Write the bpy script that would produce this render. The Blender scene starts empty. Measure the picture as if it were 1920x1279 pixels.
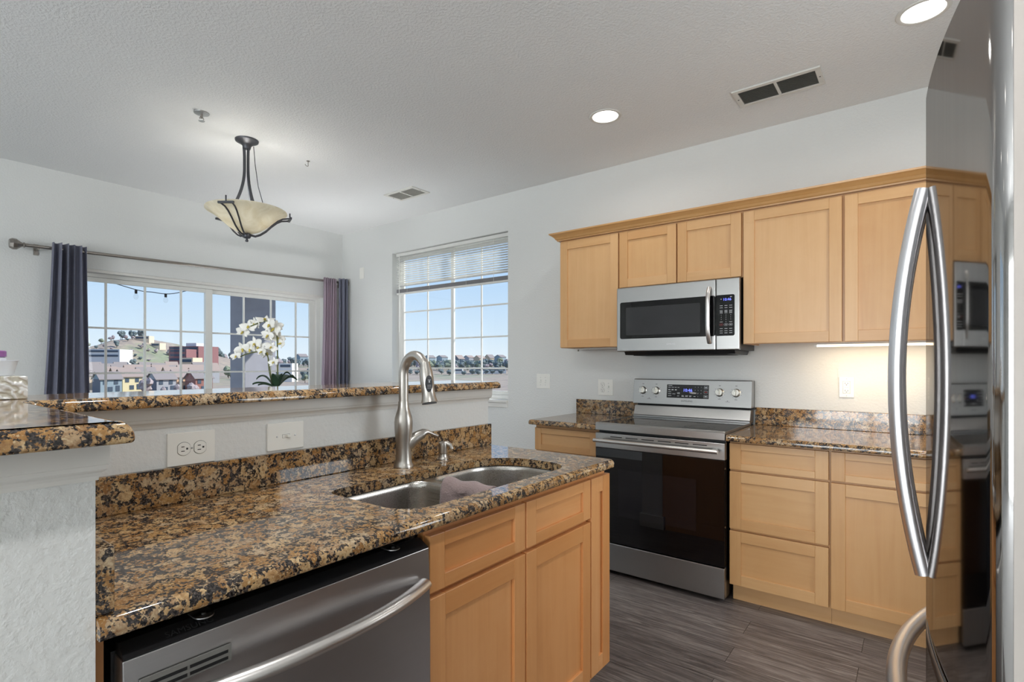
import bpy, math, random
from math import sin, cos, pi, radians, sqrt, atan2, hypot
from mathutils import Vector, Matrix

random.seed(7)
S = bpy.context.scene
COL = S.collection

# ------------------------------------------------------------------ camera
YAW = 0.8975
CAM = (5.0711, -3.5998, 1.2737)
FPX = 992.55
cam_d = bpy.data.cameras.new('camera')
cam_d.sensor_width = 36.0
cam_d.lens = FPX / 1920 * 36.0
cam_d.shift_x = (960 - 927.45) / 1920
cam_d.shift_y = (682.94 - 639.5) / 1920
cam_d.clip_start = 0.02
cam_d.clip_end = 3000
cam = bpy.data.objects.new('camera', cam_d)
COL.objects.link(cam)
cam.location = CAM
cam.rotation_euler = (pi / 2, 0, pi / 2 - YAW)
S.camera = cam

# ------------------------------------------------------------------ world, sun, exposure
S.view_settings.view_transform = 'Standard'
S.view_settings.look = 'None'
S.view_settings.exposure = 0.27
S.view_settings.gamma = 1.0
S.view_settings.use_curve_mapping = False
S.cycles.use_denoising = True
S.cycles.max_bounces = 10
S.cycles.diffuse_bounces = 5
S.cycles.glossy_bounces = 5
S.cycles.transparent_max_bounces = 16
S.cycles.sample_clamp_indirect = 6.0
S.cycles.caustics_reflective = False
S.cycles.caustics_refractive = False

W = bpy.data.worlds.new('sky')
S.world = W
W.use_nodes = True
wn = W.node_tree.nodes
wl = W.node_tree.links
wn.clear()
w_out = wn.new('ShaderNodeOutputWorld')
w_bg = wn.new('ShaderNodeBackground')
w_tc = wn.new('ShaderNodeTexCoord')
w_sep = wn.new('ShaderNodeSeparateXYZ')
w_ramp = wn.new('ShaderNodeValToRGB')
wl.new(w_tc.outputs['Generated'], w_sep.inputs[0])
wl.new(w_sep.outputs['Z'], w_ramp.inputs[0])
wl.new(w_ramp.outputs[0], w_bg.inputs[0])
wl.new(w_bg.outputs[0], w_out.inputs[0])
er = w_ramp.color_ramp.elements
er[0].position = 0.0
er[0].color = (0.84, 0.92, 0.98, 1)
er[1].position = 1.0
er[1].color = (0.20, 0.42, 0.90, 1)
for pos, c in ((0.06, (0.68, 0.83, 0.97, 1)), (0.16, (0.50, 0.70, 0.95, 1)), (0.30, (0.42, 0.62, 0.95, 1))):
    e = er.new(pos)
    e.color = c
w_bg.inputs['Strength'].default_value = 0.87

sun_d = bpy.data.lights.new('sun', 'SUN')
sun_d.energy = 5.2
sun_d.angle = radians(0.6)
sun_d.color = (1.0, 0.95, 0.87)
sun = bpy.data.objects.new('sun', sun_d)
COL.objects.link(sun)
sun.rotation_euler = Vector((0.50, 0.58, 0.64)).to_track_quat('Z', 'Y').to_euler()


def area_light(name, loc, to, sx, sy, power, color=(1, 1, 1), shape='RECTANGLE', spread=180):
    d = bpy.data.lights.new(name, 'AREA')
    d.shape = shape
    d.size = sx
    if shape in ('RECTANGLE', 'ELLIPSE'):
        d.size_y = sy
    d.energy = power
    d.color = color
    d.spread = radians(spread)
    o = bpy.data.objects.new(name, d)
    COL.objects.link(o)
    o.location = loc
    o.rotation_euler = (Vector(loc) - Vector(to)).to_track_quat('Z', 'Y').to_euler()
    return o


# fill lamps added as daylight through invented openings out of view
area_light('added_rear_daylight', (4.4, -8.62, 1.13), (4.5, 0, 0.7), 2.6, 2.1, 160, (0.96, 0.985, 1.0))

area_light('added_side_daylight', (6.12, -1.22, 1.45), (4.1, -2.3, 0.7), 0.95, 1.05, 18, (0.95, 0.98, 1.0))

# ------------------------------------------------------------------ materials
def lin(r, g, b):
    f = lambda c: (c / 255 / 12.92) if c / 255 <= 0.04045 else ((c / 255 + 0.055) / 1.055) ** 2.4
    return (f(r), f(g), f(b), 1.0)


class NT:
    def __init__(self, name):
        self.m = bpy.data.materials.new(name)
        self.m.use_nodes = True
        self.t = self.m.node_tree
        self.t.nodes.clear()
        self.out = self.t.nodes.new('ShaderNodeOutputMaterial')

    def n(self, kind, **kw):
        nd = self.t.nodes.new('ShaderNode' + kind)
        for k, v in kw.items():
            if k in nd.inputs:
                if isinstance(v, tuple) and v and hasattr(v[0], 'links') or hasattr(v, 'is_linked'):
                    self.t.links.new(v, nd.inputs[k])
                else:
                    nd.inputs[k].default_value = v
            else:
                setattr(nd, k, v)
        return nd

    def l(self, a, b):
        self.t.links.new(a, b)

    def surf(self, sock):
        self.l(sock, self.out.inputs['Surface'])

    def pos(self, scale=(1, 1, 1), rot=(0, 0, 0)):
        g = self.n('NewGeometry')
        mp = self.n('Mapping')
        mp.inputs['Scale'].default_value = scale
        mp.inputs['Rotation'].default_value = rot
        self.l(g.outputs['Position'], mp.inputs['Vector'])
        return mp.outputs[0]

    def noise(self, vec, scale, detail=3, rough=0.5, dist=0.0):
        nd = self.n('TexNoise')
        nd.inputs['Scale'].default_value = scale
        nd.inputs['Detail'].default_value = detail
        nd.inputs['Roughness'].default_value = rough
        nd.inputs['Distortion'].default_value = dist
        self.l(vec, nd.inputs['Vector'])
        return nd.outputs['Fac']

    def ramp(self, fac, stops, interp='LINEAR'):
        nd = self.n('ValToRGB')
        nd.color_ramp.interpolation = interp
        el = nd.color_ramp.elements
        el[0].position, el[0].color = stops[0][0], stops[0][1]
        el[1].position, el[1].color = stops[-1][0], stops[-1][1]
        for p, c in stops[1:-1]:
            e = el.new(p)
            e.color = c
        self.l(fac, nd.inputs[0])
        return nd.outputs[0]

    def mix(self, fac, a, b, mode='MIX'):
        nd = self.n('Mix', data_type='RGBA', blend_type=mode)
        for sock, v in ((nd.inputs[0], fac), (nd.inputs[6], a), (nd.inputs[7], b)):
            if hasattr(v, 'is_linked'):
                self.l(v, sock)
            else:
                sock.default_value = v
        return nd.outputs[2]

    def math(self, op, a, b=0.0):
        nd = self.n('Math', operation=op)
        for i, v in enumerate((a, b)):
            if hasattr(v, 'is_linked'):
                self.l(v, nd.inputs[i])
            else:
                nd.inputs[i].default_value = v
        return nd.outputs[0]

    def bump(self, h, strength=0.2, dist=0.01):
        nd = self.n('Bump')
        nd.inputs['Strength'].default_value = strength
        nd.inputs['Distance'].default_value = dist
        self.l(h, nd.inputs['Height'])
        return nd.outputs[0]

    def bsdf(self, **kw):
        nd = self.n('BsdfPrincipled')
        names = dict(col='Base Color', rough='Roughness', metal='Metallic', normal='Normal', spec='Specular IOR Level',
                     ior='IOR', trans='Transmission Weight', em='Emission Color', ems='Emission Strength',
                     aniso='Anisotropic', coat='Coat Weight', sheen='Sheen Weight', tangent='Tangent', coatr='Coat Roughness')
        for k, v in kw.items():
            s = nd.inputs[names[k]]
            if hasattr(v, 'is_linked'):
                self.l(v, s)
            else:
                s.default_value = v
        self.surf(nd.outputs[0])
        return nd


M = {}


def plain(name, col, rough=0.5, metal=0.0, **kw):
    t = NT(name)
    v = t.noise(t.pos(), 9, 2)
    c = t.mix(0.06, col, t.ramp(v, [(0.3, (0.05, 0.05, 0.05, 1)), (0.7, (0.95, 0.95, 0.95, 1))]), 'OVERLAY')
    t.bsdf(col=c, rough=rough, metal=metal, **kw)
    M[name] = t.m
    return t.m


def emit(name, col, strength):
    t = NT(name)
    e = t.n('Emission')
    e.inputs[0].default_value = col
    e.inputs[1].default_value = strength
    t.surf(e.outputs[0])
    M[name] = t.m


def paint(name, col, scale, strength, rough=0.6):
    t = NT(name)
    p = t.pos()
    a = t.noise(p, scale, 4, 0.55)
    b = t.noise(p, scale * 2.7, 2, 0.5)
    h = t.math('ADD', t.ramp(a, [(0.42, (0, 0, 0, 1)), (0.62, (1, 1, 1, 1))]), t.math('MULTIPLY', b, 0.35))
    t.bsdf(col=col, rough=rough, normal=t.bump(h, strength, 0.004), spec=0.3)
    M[name] = t.m


paint('wall_paint', lin(224, 225, 223), 80, 0.2)
paint('ceiling_paint', lin(236, 237, 237), 75, 0.4, 0.75)
plain('white_trim', lin(226, 224, 219), 0.4)
plain('white_vinyl', lin(232, 232, 228), 0.35)
plain('white_plate', lin(240, 239, 233), 0.3)


def maple(name, axis, base, light, dark):
    t = NT(name)
    sc = {'x': (1.4, 26, 26), 'y': (26, 1.4, 26), 'z': (26, 26, 1.4)}[axis]
    sc2 = {'x': (4, 240, 240), 'y': (240, 4, 240), 'z': (240, 240, 4)}[axis]
    g = t.noise(t.pos(sc), 1.0, 3, 0.5, 1.2)
    fine = t.noise(t.pos(sc2), 1.0, 2, 0.5)
    blot = t.noise(t.pos((6, 6, 6)), 1.0, 4, 0.6, 0.6)
    md = lambda a, b: tuple((p_ + q_) / 2 for p_, q_ in zip(a, b))
    c = t.ramp(g, [(0.3, md(base, dark)), (0.52, base), (0.75, md(base, light))])
    c = t.mix(t.ramp(fine, [(0.5, (0, 0, 0, 1)), (0.85, (0.25, 0.25, 0.25, 1))]), c, dark)
    c = t.mix(t.ramp(blot, [(0.35, (0, 0, 0, 1)), (0.75, (0.5, 0.5, 0.5, 1))]), c, light)
    t.bsdf(col=c, rough=0.36, normal=t.bump(fine, 0.03, 0.002), coat=0.12, coatr=0.25)
    M[name] = t.m


TONES = [(lin(206, 160, 108), lin(213, 169, 118), lin(198, 149, 97)),
         (lin(211, 166, 115), lin(218, 175, 126), lin(203, 155, 104)),
         (lin(200, 152, 99), lin(207, 161, 110), lin(192, 141, 89))]
# the peninsula's fronts use a more orange set of maple tones
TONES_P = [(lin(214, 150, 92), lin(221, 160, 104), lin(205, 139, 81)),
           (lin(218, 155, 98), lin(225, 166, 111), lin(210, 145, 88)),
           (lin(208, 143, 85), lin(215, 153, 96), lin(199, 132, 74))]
for ax in 'xyz':
    for i, tn in enumerate(TONES):
        maple('maple_%s_%d' % (ax, i), ax, *tn)
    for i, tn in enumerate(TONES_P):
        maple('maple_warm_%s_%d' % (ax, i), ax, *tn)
maple('maple_crown', 'x', lin(200, 152, 96), lin(212, 166, 112), lin(184, 134, 80))
plain('maple_shadow_frame', lin(150, 100, 62), 0.5)


def granite():
    t = NT('granite')
    p = t.pos()
    warp = t.n('TexNoise')
    warp.inputs['Scale'].default_value = 40
    warp.inputs['Detail'].default_value = 3
    t.l(p, warp.inputs['Vector'])
    off = t.n('VectorMath', operation='SCALE')
    t.l(warp.outputs['Color'], off.inputs[0])
    off.inputs['Scale'].default_value = 0.022
    pw = t.n('VectorMath', operation='ADD')
    t.l(p, pw.inputs[0])
    t.l(off.outputs[0], pw.inputs[1])
    v = pw.outputs[0]
    cells = t.n('TexVoronoi', feature='F1')
    cells.inputs['Scale'].default_value = 36
    t.l(v, cells.inputs['Vector'])
    edge = t.n('TexVoronoi', feature='DISTANCE_TO_EDGE')
    edge.inputs['Scale'].default_value = 36
    t.l(v, edge.inputs['Vector'])
    sep = t.n('SeparateColor')
    t.l(cells.outputs['Color'], sep.inputs[0])
    base = t.ramp(sep.outputs[0], [(0.0, lin(152, 110, 62)), (0.25, lin(174, 134, 84)), (0.45, lin(200, 172, 130)),
                                   (0.6, lin(164, 120, 70)), (0.8, lin(190, 170, 140)), (1.0, lin(146, 106, 62))])
    mott = t.noise(p, 120, 5, 0.65)
    base = t.mix(t.ramp(mott, [(0.4, (0, 0, 0, 1)), (0.68, (0.8, 0.8, 0.8, 1))]), base, lin(118, 78, 42))
    cream = t.noise(p, 210, 3, 0.6)
    base = t.mix(t.ramp(cream, [(0.55, (0, 0, 0, 1)), (0.68, (0.8, 0.8, 0.8, 1))]), base, lin(206, 184, 146))
    spk = t.noise(p, 190, 3, 0.6)
    clus = t.noise(v, 50, 3, 0.6)
    big = t.noise(p, 7, 2, 0.5)
    e = t.ramp(edge.outputs['Distance'], [(0.0, (0.10, 0.10, 0.10, 1)), (0.25, (0, 0, 0, 1))])
    thr = t.math('ADD', t.math('MULTIPLY', spk, 0.62), t.math('MULTIPLY', clus, 0.62))
    thr = t.math('ADD', t.math('ADD', thr, e), t.math('MULTIPLY', t.math('SUBTRACT', big, 0.5), 0.16))
    dark = t.ramp(thr, [(0.672, (0, 0, 0, 1)), (0.705, (1, 1, 1, 1))])
    dcol = t.ramp(t.noise(p, 260, 2), [(0.4, lin(20, 18, 20)), (0.7, lin(84, 76, 72))])
    col = t.mix(dark, base, dcol)
    t.bsdf(col=col, rough=0.06, spec=0.6)
    M['granite'] = t.m


granite()


def steel(name, col, rough, axis='x', aniso=0.6, bstr=0.0):
    t = NT(name)
    sc = {'x': (3, 500, 500), 'y': (500, 3, 500), 'z': (500, 500, 3)}[axis]
    f = t.noise(t.pos(sc), 1.0, 2, 0.5)
    r = t.ramp(f, [(0.3, (rough * 0.92,) * 3 + (1,)), (0.7, (rough * 1.1,) * 3 + (1,))])
    c = t.mix(t.ramp(f, [(0.3, (0, 0, 0, 1)), (0.7, (0.15, 0.15, 0.15, 1))]), col, tuple(x * 0.85 for x in col[:3]) + (1,))
    kw = dict(col=c, rough=r, metal=1.0, aniso=aniso)
    if aniso:
        kw['tangent'] = t.n('Tangent', direction_type='RADIAL', axis='Z').outputs[0]
    t.bsdf(**kw)
    M[name] = t.m


def mirror_steel(name, col, rough):
    """polished steel that reflects the same share at every angle"""
    t = NT(name)
    f = t.noise(t.pos((60, 60, 2)), 1.0, 2, 0.5)
    g = t.n('BsdfGlossy')
    t.l(t.mix(f, col, tuple(x * 0.9 for x in col[:3]) + (1,)), g.inputs[0])
    g.inputs['Roughness'].default_value = rough
    t.surf(g.outputs[0])
    M[name] = t.m


steel('stainless', lin(170, 169, 167), 0.30)
steel('stainless_y', lin(200, 198, 199), 0.30, 'y', 0.4)
steel('stainless_sink', lin(190, 186, 180), 0.28, 'x', 0.3)
mirror_steel('fridge_steel', lin(176, 173, 171), 0.06)
steel('handle_steel', lin(226, 224, 226), 0.3, 'z', 0.0)
steel('brushed_nickel', lin(190, 185, 178), 0.32, 'z', 0.0)
steel('pull_steel', lin(222, 219, 216), 0.30, 'x', 0.0)
plain('aluminium', lin(190, 190, 190), 0.35, 1.0)
plain('black_plastic', lin(24, 24, 26), 0.35)
plain('dark_cavity', lin(12, 12, 13), 0.7)
plain('black_glass', lin(8, 7, 9), 0.02, spec=0.6)
plain('oven_window', lin(20, 18, 22), 0.02, spec=0.6)
plain('microwave_window', lin(46, 46, 48), 0.03, spec=0.7)
plain('cooktop_glass', lin(14, 14, 15), 0.05, spec=0.7)
plain('burner_ring', lin(60, 60, 60), 0.15)
plain('knob_metal', lin(225, 222, 214), 0.22, 0.9)
plain('print_dark', lin(52, 52, 54), 0.5)
plain('print_light', lin(205, 205, 208), 0.5)
plain('print_red', lin(150, 40, 40), 0.5)
plain('slot_dark', lin(40, 38, 36), 0.6)
plain('fridge_side', lin(178, 170, 163), 0.45)
plain('seam_grey', lin(120, 118, 114), 0.5)
emit('clock_blue', (0.16, 0.20, 1.0, 1), 2.2)
emit('lamp_face', (1.0, 0.97, 0.92, 1), 6.0)
emit('tube_glow', (1.0, 0.80, 0.52, 1), 5.0)


def floor_mat():
    t = NT('floor_planks')
    p = t.pos()
    br = t.n('TexBrick')
    br.offset = 0.37
    br.inputs['Scale'].default_value = 1.0
    br.inputs['Mortar Size'].default_value = 0.0012
    br.inputs['Mortar Smooth'].default_value = 0.0
    br.inputs['Brick Width'].default_value = 1.22
    br.inputs['Row Height'].default_value = 0.152
    br.inputs['Color1'].default_value = (0, 0, 0, 1)
    br.inputs['Color2'].default_value = (1, 1, 1, 1)
    br.inputs['Mortar'].default_value = (0.5, 0.5, 0.5, 1)
    t.l(p, br.inputs['Vector'])
    # offset grain per plank
    sh = t.n('VectorMath', operation='SCALE')
    t.l(br.outputs['Color'], sh.inputs[0])
    sh.inputs['Scale'].default_value = 7.3
    ad = t.n('VectorMath', operation='ADD')
    mp = t.pos((3.0, 42, 42))
    t.l(mp, ad.inputs[0])
    t.l(sh.outputs[0], ad.inputs[1])
    g = t.noise(ad.outputs[0], 1.0, 6, 0.68, 1.6)
    c = t.ramp(g, [(0.28, lin(70, 62, 60)), (0.47, lin(104, 95, 91)), (0.6, lin(130, 121, 115)), (0.78, lin(166, 157, 150))])
    tone = t.ramp(br.outputs['Color'], [(0.0, (0.80, 0.80, 0.80, 1)), (1.0, (1.12, 1.12, 1.12, 1))])
    c = t.mix(1.0, c, tone, 'MULTIPLY')
    c = t.mix(br.outputs['Fac'], c, lin(45, 40, 38))
    t.bsdf(col=c, rough=0.33, normal=t.bump(g, 0.08, 0.002), spec=0.45)
    M['floor_planks'] = t.m


floor_mat()
carpet_name = 'bounce_carpet'
paint(carpet_name, lin(210, 210, 209), 220, 0.6, 0.95)


def cloth(name, col, rough=0.9, sc=350, st=0.15, trans=0.0):
    t = NT(name)
    f = t.noise(t.pos(), sc, 2)
    c = t.mix(t.ramp(f, [(0.3, (0, 0, 0, 1)), (0.7, (0.3, 0.3, 0.3, 1))]), col, tuple(min(1, x * 1.5) for x in col[:3]) + (1,))
    b = t.bsdf(col=c, rough=rough, normal=t.bump(f, st, 0.002), sheen=0.2)
    if trans:
        tr = t.n('BsdfTranslucent')
        tr.inputs[0].default_value = col
        mx = t.n('MixShader')
        mx.inputs[0].default_value = trans
        t.l(b.outputs[0], mx.inputs[1])
        t.l(tr.outputs[0], mx.inputs[2])
        t.surf(mx.outputs[0])
    M[name] = t.m


cloth('curtain_slate', lin(120, 122, 140), trans=0.2)
cloth('curtain_mauve', lin(204, 188, 200), trans=0.5)
cloth('towel_cloth', lin(140, 122, 120), sc=170, st=1.0)


def glass(name, tint=(1, 1, 1, 1), refl=1.0):
    t = NT(name)
    tr = t.n('BsdfTransparent')
    tr.inputs[0].default_value = tint
    gl = t.n('BsdfGlossy')
    gl.inputs['Roughness'].default_value = 0.0
    fr = t.n('Fresnel')
    fr.inputs[0].default_value = 1.45
    ge = t.n('NewGeometry')
    f = t.math('MULTIPLY', t.math('MULTIPLY', fr.outputs[0], refl), t.math('SUBTRACT', 1.0, ge.outputs['Backfacing']))
    mx = t.n('MixShader')
    t.l(f, mx.inputs[0])
    t.l(tr.outputs[0], mx.inputs[1])
    t.l(gl.outputs[0], mx.inputs[2])
    t.surf(mx.outputs[0])
    M[name] = t.m


glass('window_glass', (0.97, 0.985, 0.99, 1), 0.8)
glass('clear_glass', (0.95, 0.95, 0.95, 1), 1.2)


def bowl_glass():
    t = NT('bowl_glass')
    n1 = t.noise(t.pos(), 9, 4, 0.55, 1.5)
    c = t.ramp(n1, [(0.35, lin(226, 220, 202)), (0.7, lin(244, 241, 230))])
    d = t.n('BsdfDiffuse')
    t.l(c, d.inputs[0])
    tr = t.n('BsdfTranslucent')
    t.l(c, tr.inputs[0])
    gl = t.n('BsdfGlossy')
    gl.inputs['Roughness'].default_value = 0.12
    m1 = t.n('MixShader')
    m1.inputs[0].default_value = 0.5
    t.l(d.outputs[0], m1.inputs[1])
    t.l(tr.outputs[0], m1.inputs[2])
    m2 = t.n('MixShader')
    m2.inputs[0].default_value = 0.05
    t.l(m1.outputs[0], m2.inputs[1])
    t.l(gl.outputs[0], m2.inputs[2])
    t.surf(m2.outputs[0])
    M['bowl_glass'] = t.m


bowl_glass()
plain('iron', lin(84, 85, 90), 0.4, 0.7)
plain('rod_metal', lin(150, 144, 138), 0.3, 0.9)
plain('blind_white', lin(226, 226, 222), 0.5)
plain('blind_grey', lin(150, 149, 152), 0.5)
plain('vent_white', lin(222, 220, 214), 0.5)
plain('vent_louver', lin(150, 148, 140), 0.5)
plain('petal', lin(246, 245, 240), 0.6)
plain('petal_yellow', lin(196, 178, 84), 0.6)
plain('stem_green', lin(98, 104, 62), 0.6)
plain('orchid_leaf', lin(38, 66, 44), 0.4)
plain('ceramic_white', lin(236, 236, 234), 0.2)
plain('table_wood', lin(90, 66, 50), 0.4)
plain('bin_plastic', lin(226, 230, 236), 0.4)
plain('purple_plastic', lin(150, 96, 158), 0.4)
plain('rubber_dark', lin(60, 62, 66), 0.5)


def embossed():
    t = NT('embossed_foil')
    w = t.n('TexWave', wave_type='BANDS', bands_direction='DIAGONAL')
    w.inputs['Scale'].default_value = 22
    w.inputs['Distortion'].default_value = 9
    w.inputs['Detail'].default_value = 2
    w.inputs['Detail Scale'].default_value = 1.4
    t.l(t.pos(), w.inputs['Vector'])
    c = t.ramp(w.outputs['Fac'], [(0.3, lin(206, 202, 188)), (0.7, lin(240, 240, 238))])
    t.bsdf(col=c, rough=0.28, metal=0.25, normal=t.bump(w.outputs['Fac'], 0.7, 0.004))
    M['embossed_foil'] = t.m


embossed()
# outdoors
plain('stucco_grey', lin(150, 150, 160), 0.8)
plain('balcony_concrete', lin(150, 148, 144), 0.8)
plain('cable_black', lin(40, 40, 44), 0.6)
for nm, c in dict(siding_blue=(142, 158, 168), siding_yellow=(222, 207, 168), siding_peach=(214, 176, 146), siding_grey=(160, 162, 168),
                  siding_slate=(104, 108, 120), siding_tan=(190, 172, 150), siding_red=(150, 104, 96), office_brick=(136, 96, 98),
                  office_white=(206, 206, 208), roof_brown=(150, 134, 126), roof_grey=(134, 126, 124), house_window=(70, 84, 100),
                  bark=(84, 70, 62), asphalt=(110, 110, 114), villa_cream=(216, 196, 172), garage_white=(226, 224, 220)).items():
    plain(nm, lin(*c), 0.8)


def foliage(name, a, b):
    t = NT(name)
    f = t.noise(t.pos(), 1.3, 4, 0.6)
    t.bsdf(col=t.ramp(f, [(0.35, a), (0.65, b)]), rough=0.9)
    M[name] = t.m


foliage('tree_hazy', lin(84, 98, 104), lin(112, 124, 124))  # distance haze put into the foliage as bluish grey
foliage('tree_bare', lin(132, 122, 128), lin(164, 152, 152))
foliage('tree_olive', lin(104, 114, 100), lin(136, 144, 122))


def terrain_mat():
    t = NT('dry_grassland')
    p = t.pos()
    a = t.noise(p, 0.02, 5, 0.6)
    b = t.noise(p, 0.15, 4, 0.65)
    c = t.ramp(a, [(0.35, lin(146, 132, 120)), (0.5, lin(158, 144, 128)), (0.62, lin(126, 134, 106)), (0.75, lin(148, 140, 130))])
    c = t.mix(t.ramp(b, [(0.45, (0, 0, 0, 1)), (0.7, (0.6, 0.6, 0.6, 1))]), c, lin(104, 96, 98))
    t.bsdf(col=c, rough=0.95)
    M['dry_grassland'] = t.m


terrain_mat()

# ------------------------------------------------------------------ mesh kit
def unit(v):
    l = sqrt(sum(a * a for a in v)) or 1
    return tuple(a / l for a in v)


class MB:
    """collects shapes given in world coordinates and links them as one mesh object"""

    def __init__(self, *mats):
        self.v, self.f, self.mi, self.sm = [], [], [], []
        self.mats = list(mats)

    def mat(self, name):
        if name not in self.mats:
            self.mats.append(name)
        return self.mats.index(name)

    def add(self, vs, fs, m=None, smooth=False):
        i = self.mat(m) if m else 0
        o = len(self.v)
        self.v += [tuple(p) for p in vs]
        for f in fs:
            self.f.append(tuple(a + o for a in f))
            self.mi.append(i)
            self.sm.append(smooth)
        return self

    def box(self, x0, x1, y0, y1, z0, z1, m=None):
        x0, x1 = min(x0, x1), max(x0, x1)
        y0, y1 = min(y0, y1), max(y0, y1)
        z0, z1 = min(z0, z1), max(z0, z1)
        vs = [(x, y, z) for x in (x0, x1) for y in (y0, y1) for z in (z0, z1)]
        return self.add(vs, [(0, 1, 3, 2), (4, 6, 7, 5), (0, 4, 5, 1), (2, 3, 7, 6), (0, 2, 6, 4), (1, 5, 7, 3)], m)

    def hexa(self, a, b, m=None):
        """two quads (4 points each, same winding) joined into a solid"""
        return self.add(list(a) + list(b), [(3, 2, 1, 0), (4, 5, 6, 7), (0, 1, 5, 4), (1, 2, 6, 5), (2, 3, 7, 6), (3, 0, 4, 7)], m)

    def rings(self, rings, m=None, caps=True, smooth=True, close=True):
        n = len(rings[0])
        vs = [p for r in rings for p in r]
        fs = []
        for i in range(len(rings) - 1):
            for j in range(n if close else n - 1):
                k = (j + 1) % n
                fs.append((i * n + j, i * n + k, (i + 1) * n + k, (i + 1) * n + j))
        if caps:
            fs.append(tuple(range(n - 1, -1, -1)))
            fs.append(tuple((len(rings) - 1) * n + j for j in range(n)))
        return self.add(vs, fs, m, smooth)

    def tube(self, pts, r, n=12, m=None, caps=True, ry=None, up=(0, 0, 1), square=False):
        """sweep; r may be a list. ry gives the second half-width along the frame's other axis"""
        P = [Vector(p) for p in pts]
        N = len(P)
        rr = r if isinstance(r, (list, tuple)) else [r] * N
        r2 = ry if isinstance(ry, (list, tuple)) else [ry] * N
        out = []
        side = None
        for i in range(N):
            t = (P[min(i + 1, N - 1)] - P[max(i - 1, 0)]).normalized()
            if side is None:
                u = Vector(up)
                if abs(u.dot(t)) > 0.98:
                    u = Vector((1, 0, 0))
                side = t.cross(u).normalized()
            else:
                side = (side - t * side.dot(t)).normalized()
            o = t.cross(side).normalized()
            a, b = rr[i], (r2[i] if r2[i] is not None else rr[i])
            if square:
                ring = [P[i] + side * (a * sx) + o * (b * sy) for sx, sy in ((1, 1), (-1, 1), (-1, -1), (1, -1))]
            else:
                ring = [P[i] + side * (a * cos(2 * pi * k / n)) + o * (b * sin(2 * pi * k / n)) for k in range(n)]
            out.append([tuple(q) for q in ring])
        return self.rings(out, m, caps, smooth=not square)

    def lathe(self, prof, c, n=32, m=None, axis=(0, 0, 1), caps=True, smooth=True):
        """prof: (radius, height along axis) from c"""
        ax = Vector(axis).normalized()
        u = Vector((1, 0, 0)) if abs(ax.x) < 0.9 else Vector((0, 1, 0))
        u = (u - ax * u.dot(ax)).normalized()
        w = ax.cross(u)
        c = Vector(c)
        out = []
        for r, h in prof:
            r = max(r, 1e-5)
            out.append([tuple(c + ax * h + u * (r * cos(2 * pi * k / n)) + w * (r * sin(2 * pi * k / n))) for k in range(n)])
        return self.rings(out, m, caps, smooth)

    def prism(self, poly, axis, a0, a1, m=None, smooth=False):
        def mk(p, a):
            return {'x': (a, p[0], p[1]), 'y': (p[0], a, p[1]), 'z': (p[0], p[1], a)}[axis]
        return self.rings([[mk(p, a0) for p in poly], [mk(p, a1) for p in poly]], m, True, smooth)

    def grid(self, fn, nu, nv, m=None, smooth=True):
        vs = [fn(i / nu, j / nv) for i in range(nu + 1) for j in range(nv + 1)]
        fs = [(i * (nv + 1) + j, (i + 1) * (nv + 1) + j, (i + 1) * (nv + 1) + j + 1, i * (nv + 1) + j + 1) for i in range(nu) for j in range(nv)]
        return self.add(vs, fs, m, smooth)

    def ball(self, c, r, m=None, n=12, sz=1.0):
        k = max(4, n // 2)
        prof = [(r * sin(pi * i / k), -r * sz * cos(pi * i / k)) for i in range(k + 1)]
        return self.lathe(prof, c, n, m, caps=False)

    def text(self, s, org, ux, uz, size, m=None, align='CENTER'):
        cu = bpy.data.curves.new('tmp', 'FONT')
        cu.body = s
        cu.size = size
        cu.align_x = align
        cu.align_y = 'CENTER'
        cu.resolution_u = 3
        o = bpy.data.objects.new('tmp', cu)
        COL.objects.link(o)
        dg = bpy.context.evaluated_depsgraph_get()
        me = o.evaluated_get(dg).to_mesh()
        ux, uz, org = Vector(ux), Vector(uz), Vector(org)
        vs = [tuple(org + ux * p.co.x + uz * p.co.y) for p in me.vertices]
        fs = [tuple(p.vertices) for p in me.polygons]
        o.evaluated_get(dg).to_mesh_clear()
        bpy.data.objects.remove(o)
        bpy.data.curves.remove(cu)
        return self.add(vs, fs, m)

    def build(self, name, parent=None, bevel=0.0, seg=2, sharp=35, label=None, cat=None, group=None, kind=None, org=None, solid=0.0, sub=0):
        if parent is not None:
            O = ORG[parent.name]
        elif org is not None:
            O = tuple(org)
        else:
            xs, ys, zs = zip(*self.v)
            O = ((min(xs) + max(xs)) / 2, (min(ys) + max(ys)) / 2, min(zs))
        me = bpy.data.meshes.new(name)
        me.from_pydata([(a - O[0], b - O[1], c - O[2]) for a, b, c in self.v], [], self.f)
        for mn in self.mats:
            me.materials.append(M[mn])
        me.polygons.foreach_set('material_index', self.mi)
        me.polygons.foreach_set('use_smooth', self.sm)
        me.validate()
        import bmesh
        bm = bmesh.new()
        bm.from_mesh(me)
        bmesh.ops.recalc_face_normals(bm, faces=bm.faces)
        bm.to_mesh(me)
        bm.free()
        if any(self.sm):
            me.set_sharp_from_angle(angle=radians(sharp))
        o = bpy.data.objects.new(name, me)
        COL.objects.link(o)
        if parent is not None:
            o.parent = parent
        else:
            o.location = O
        ORG[o.name] = O
        if solid:
            sd = o.modifiers.new('thickness', 'SOLIDIFY')
            sd.thickness = solid
            sd.offset = 0
        if bevel:
            b = o.modifiers.new('bevel', 'BEVEL')
            b.width = bevel
            b.segments = seg
            b.limit_method = 'ANGLE'
            b.angle_limit = radians(40)
        if sub:
            s_ = o.modifiers.new('subdivision', 'SUBSURF')
            s_.levels = sub
            s_.render_levels = sub
        tag(o, label, cat, group, kind)
        return o


ORG = {}


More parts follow.
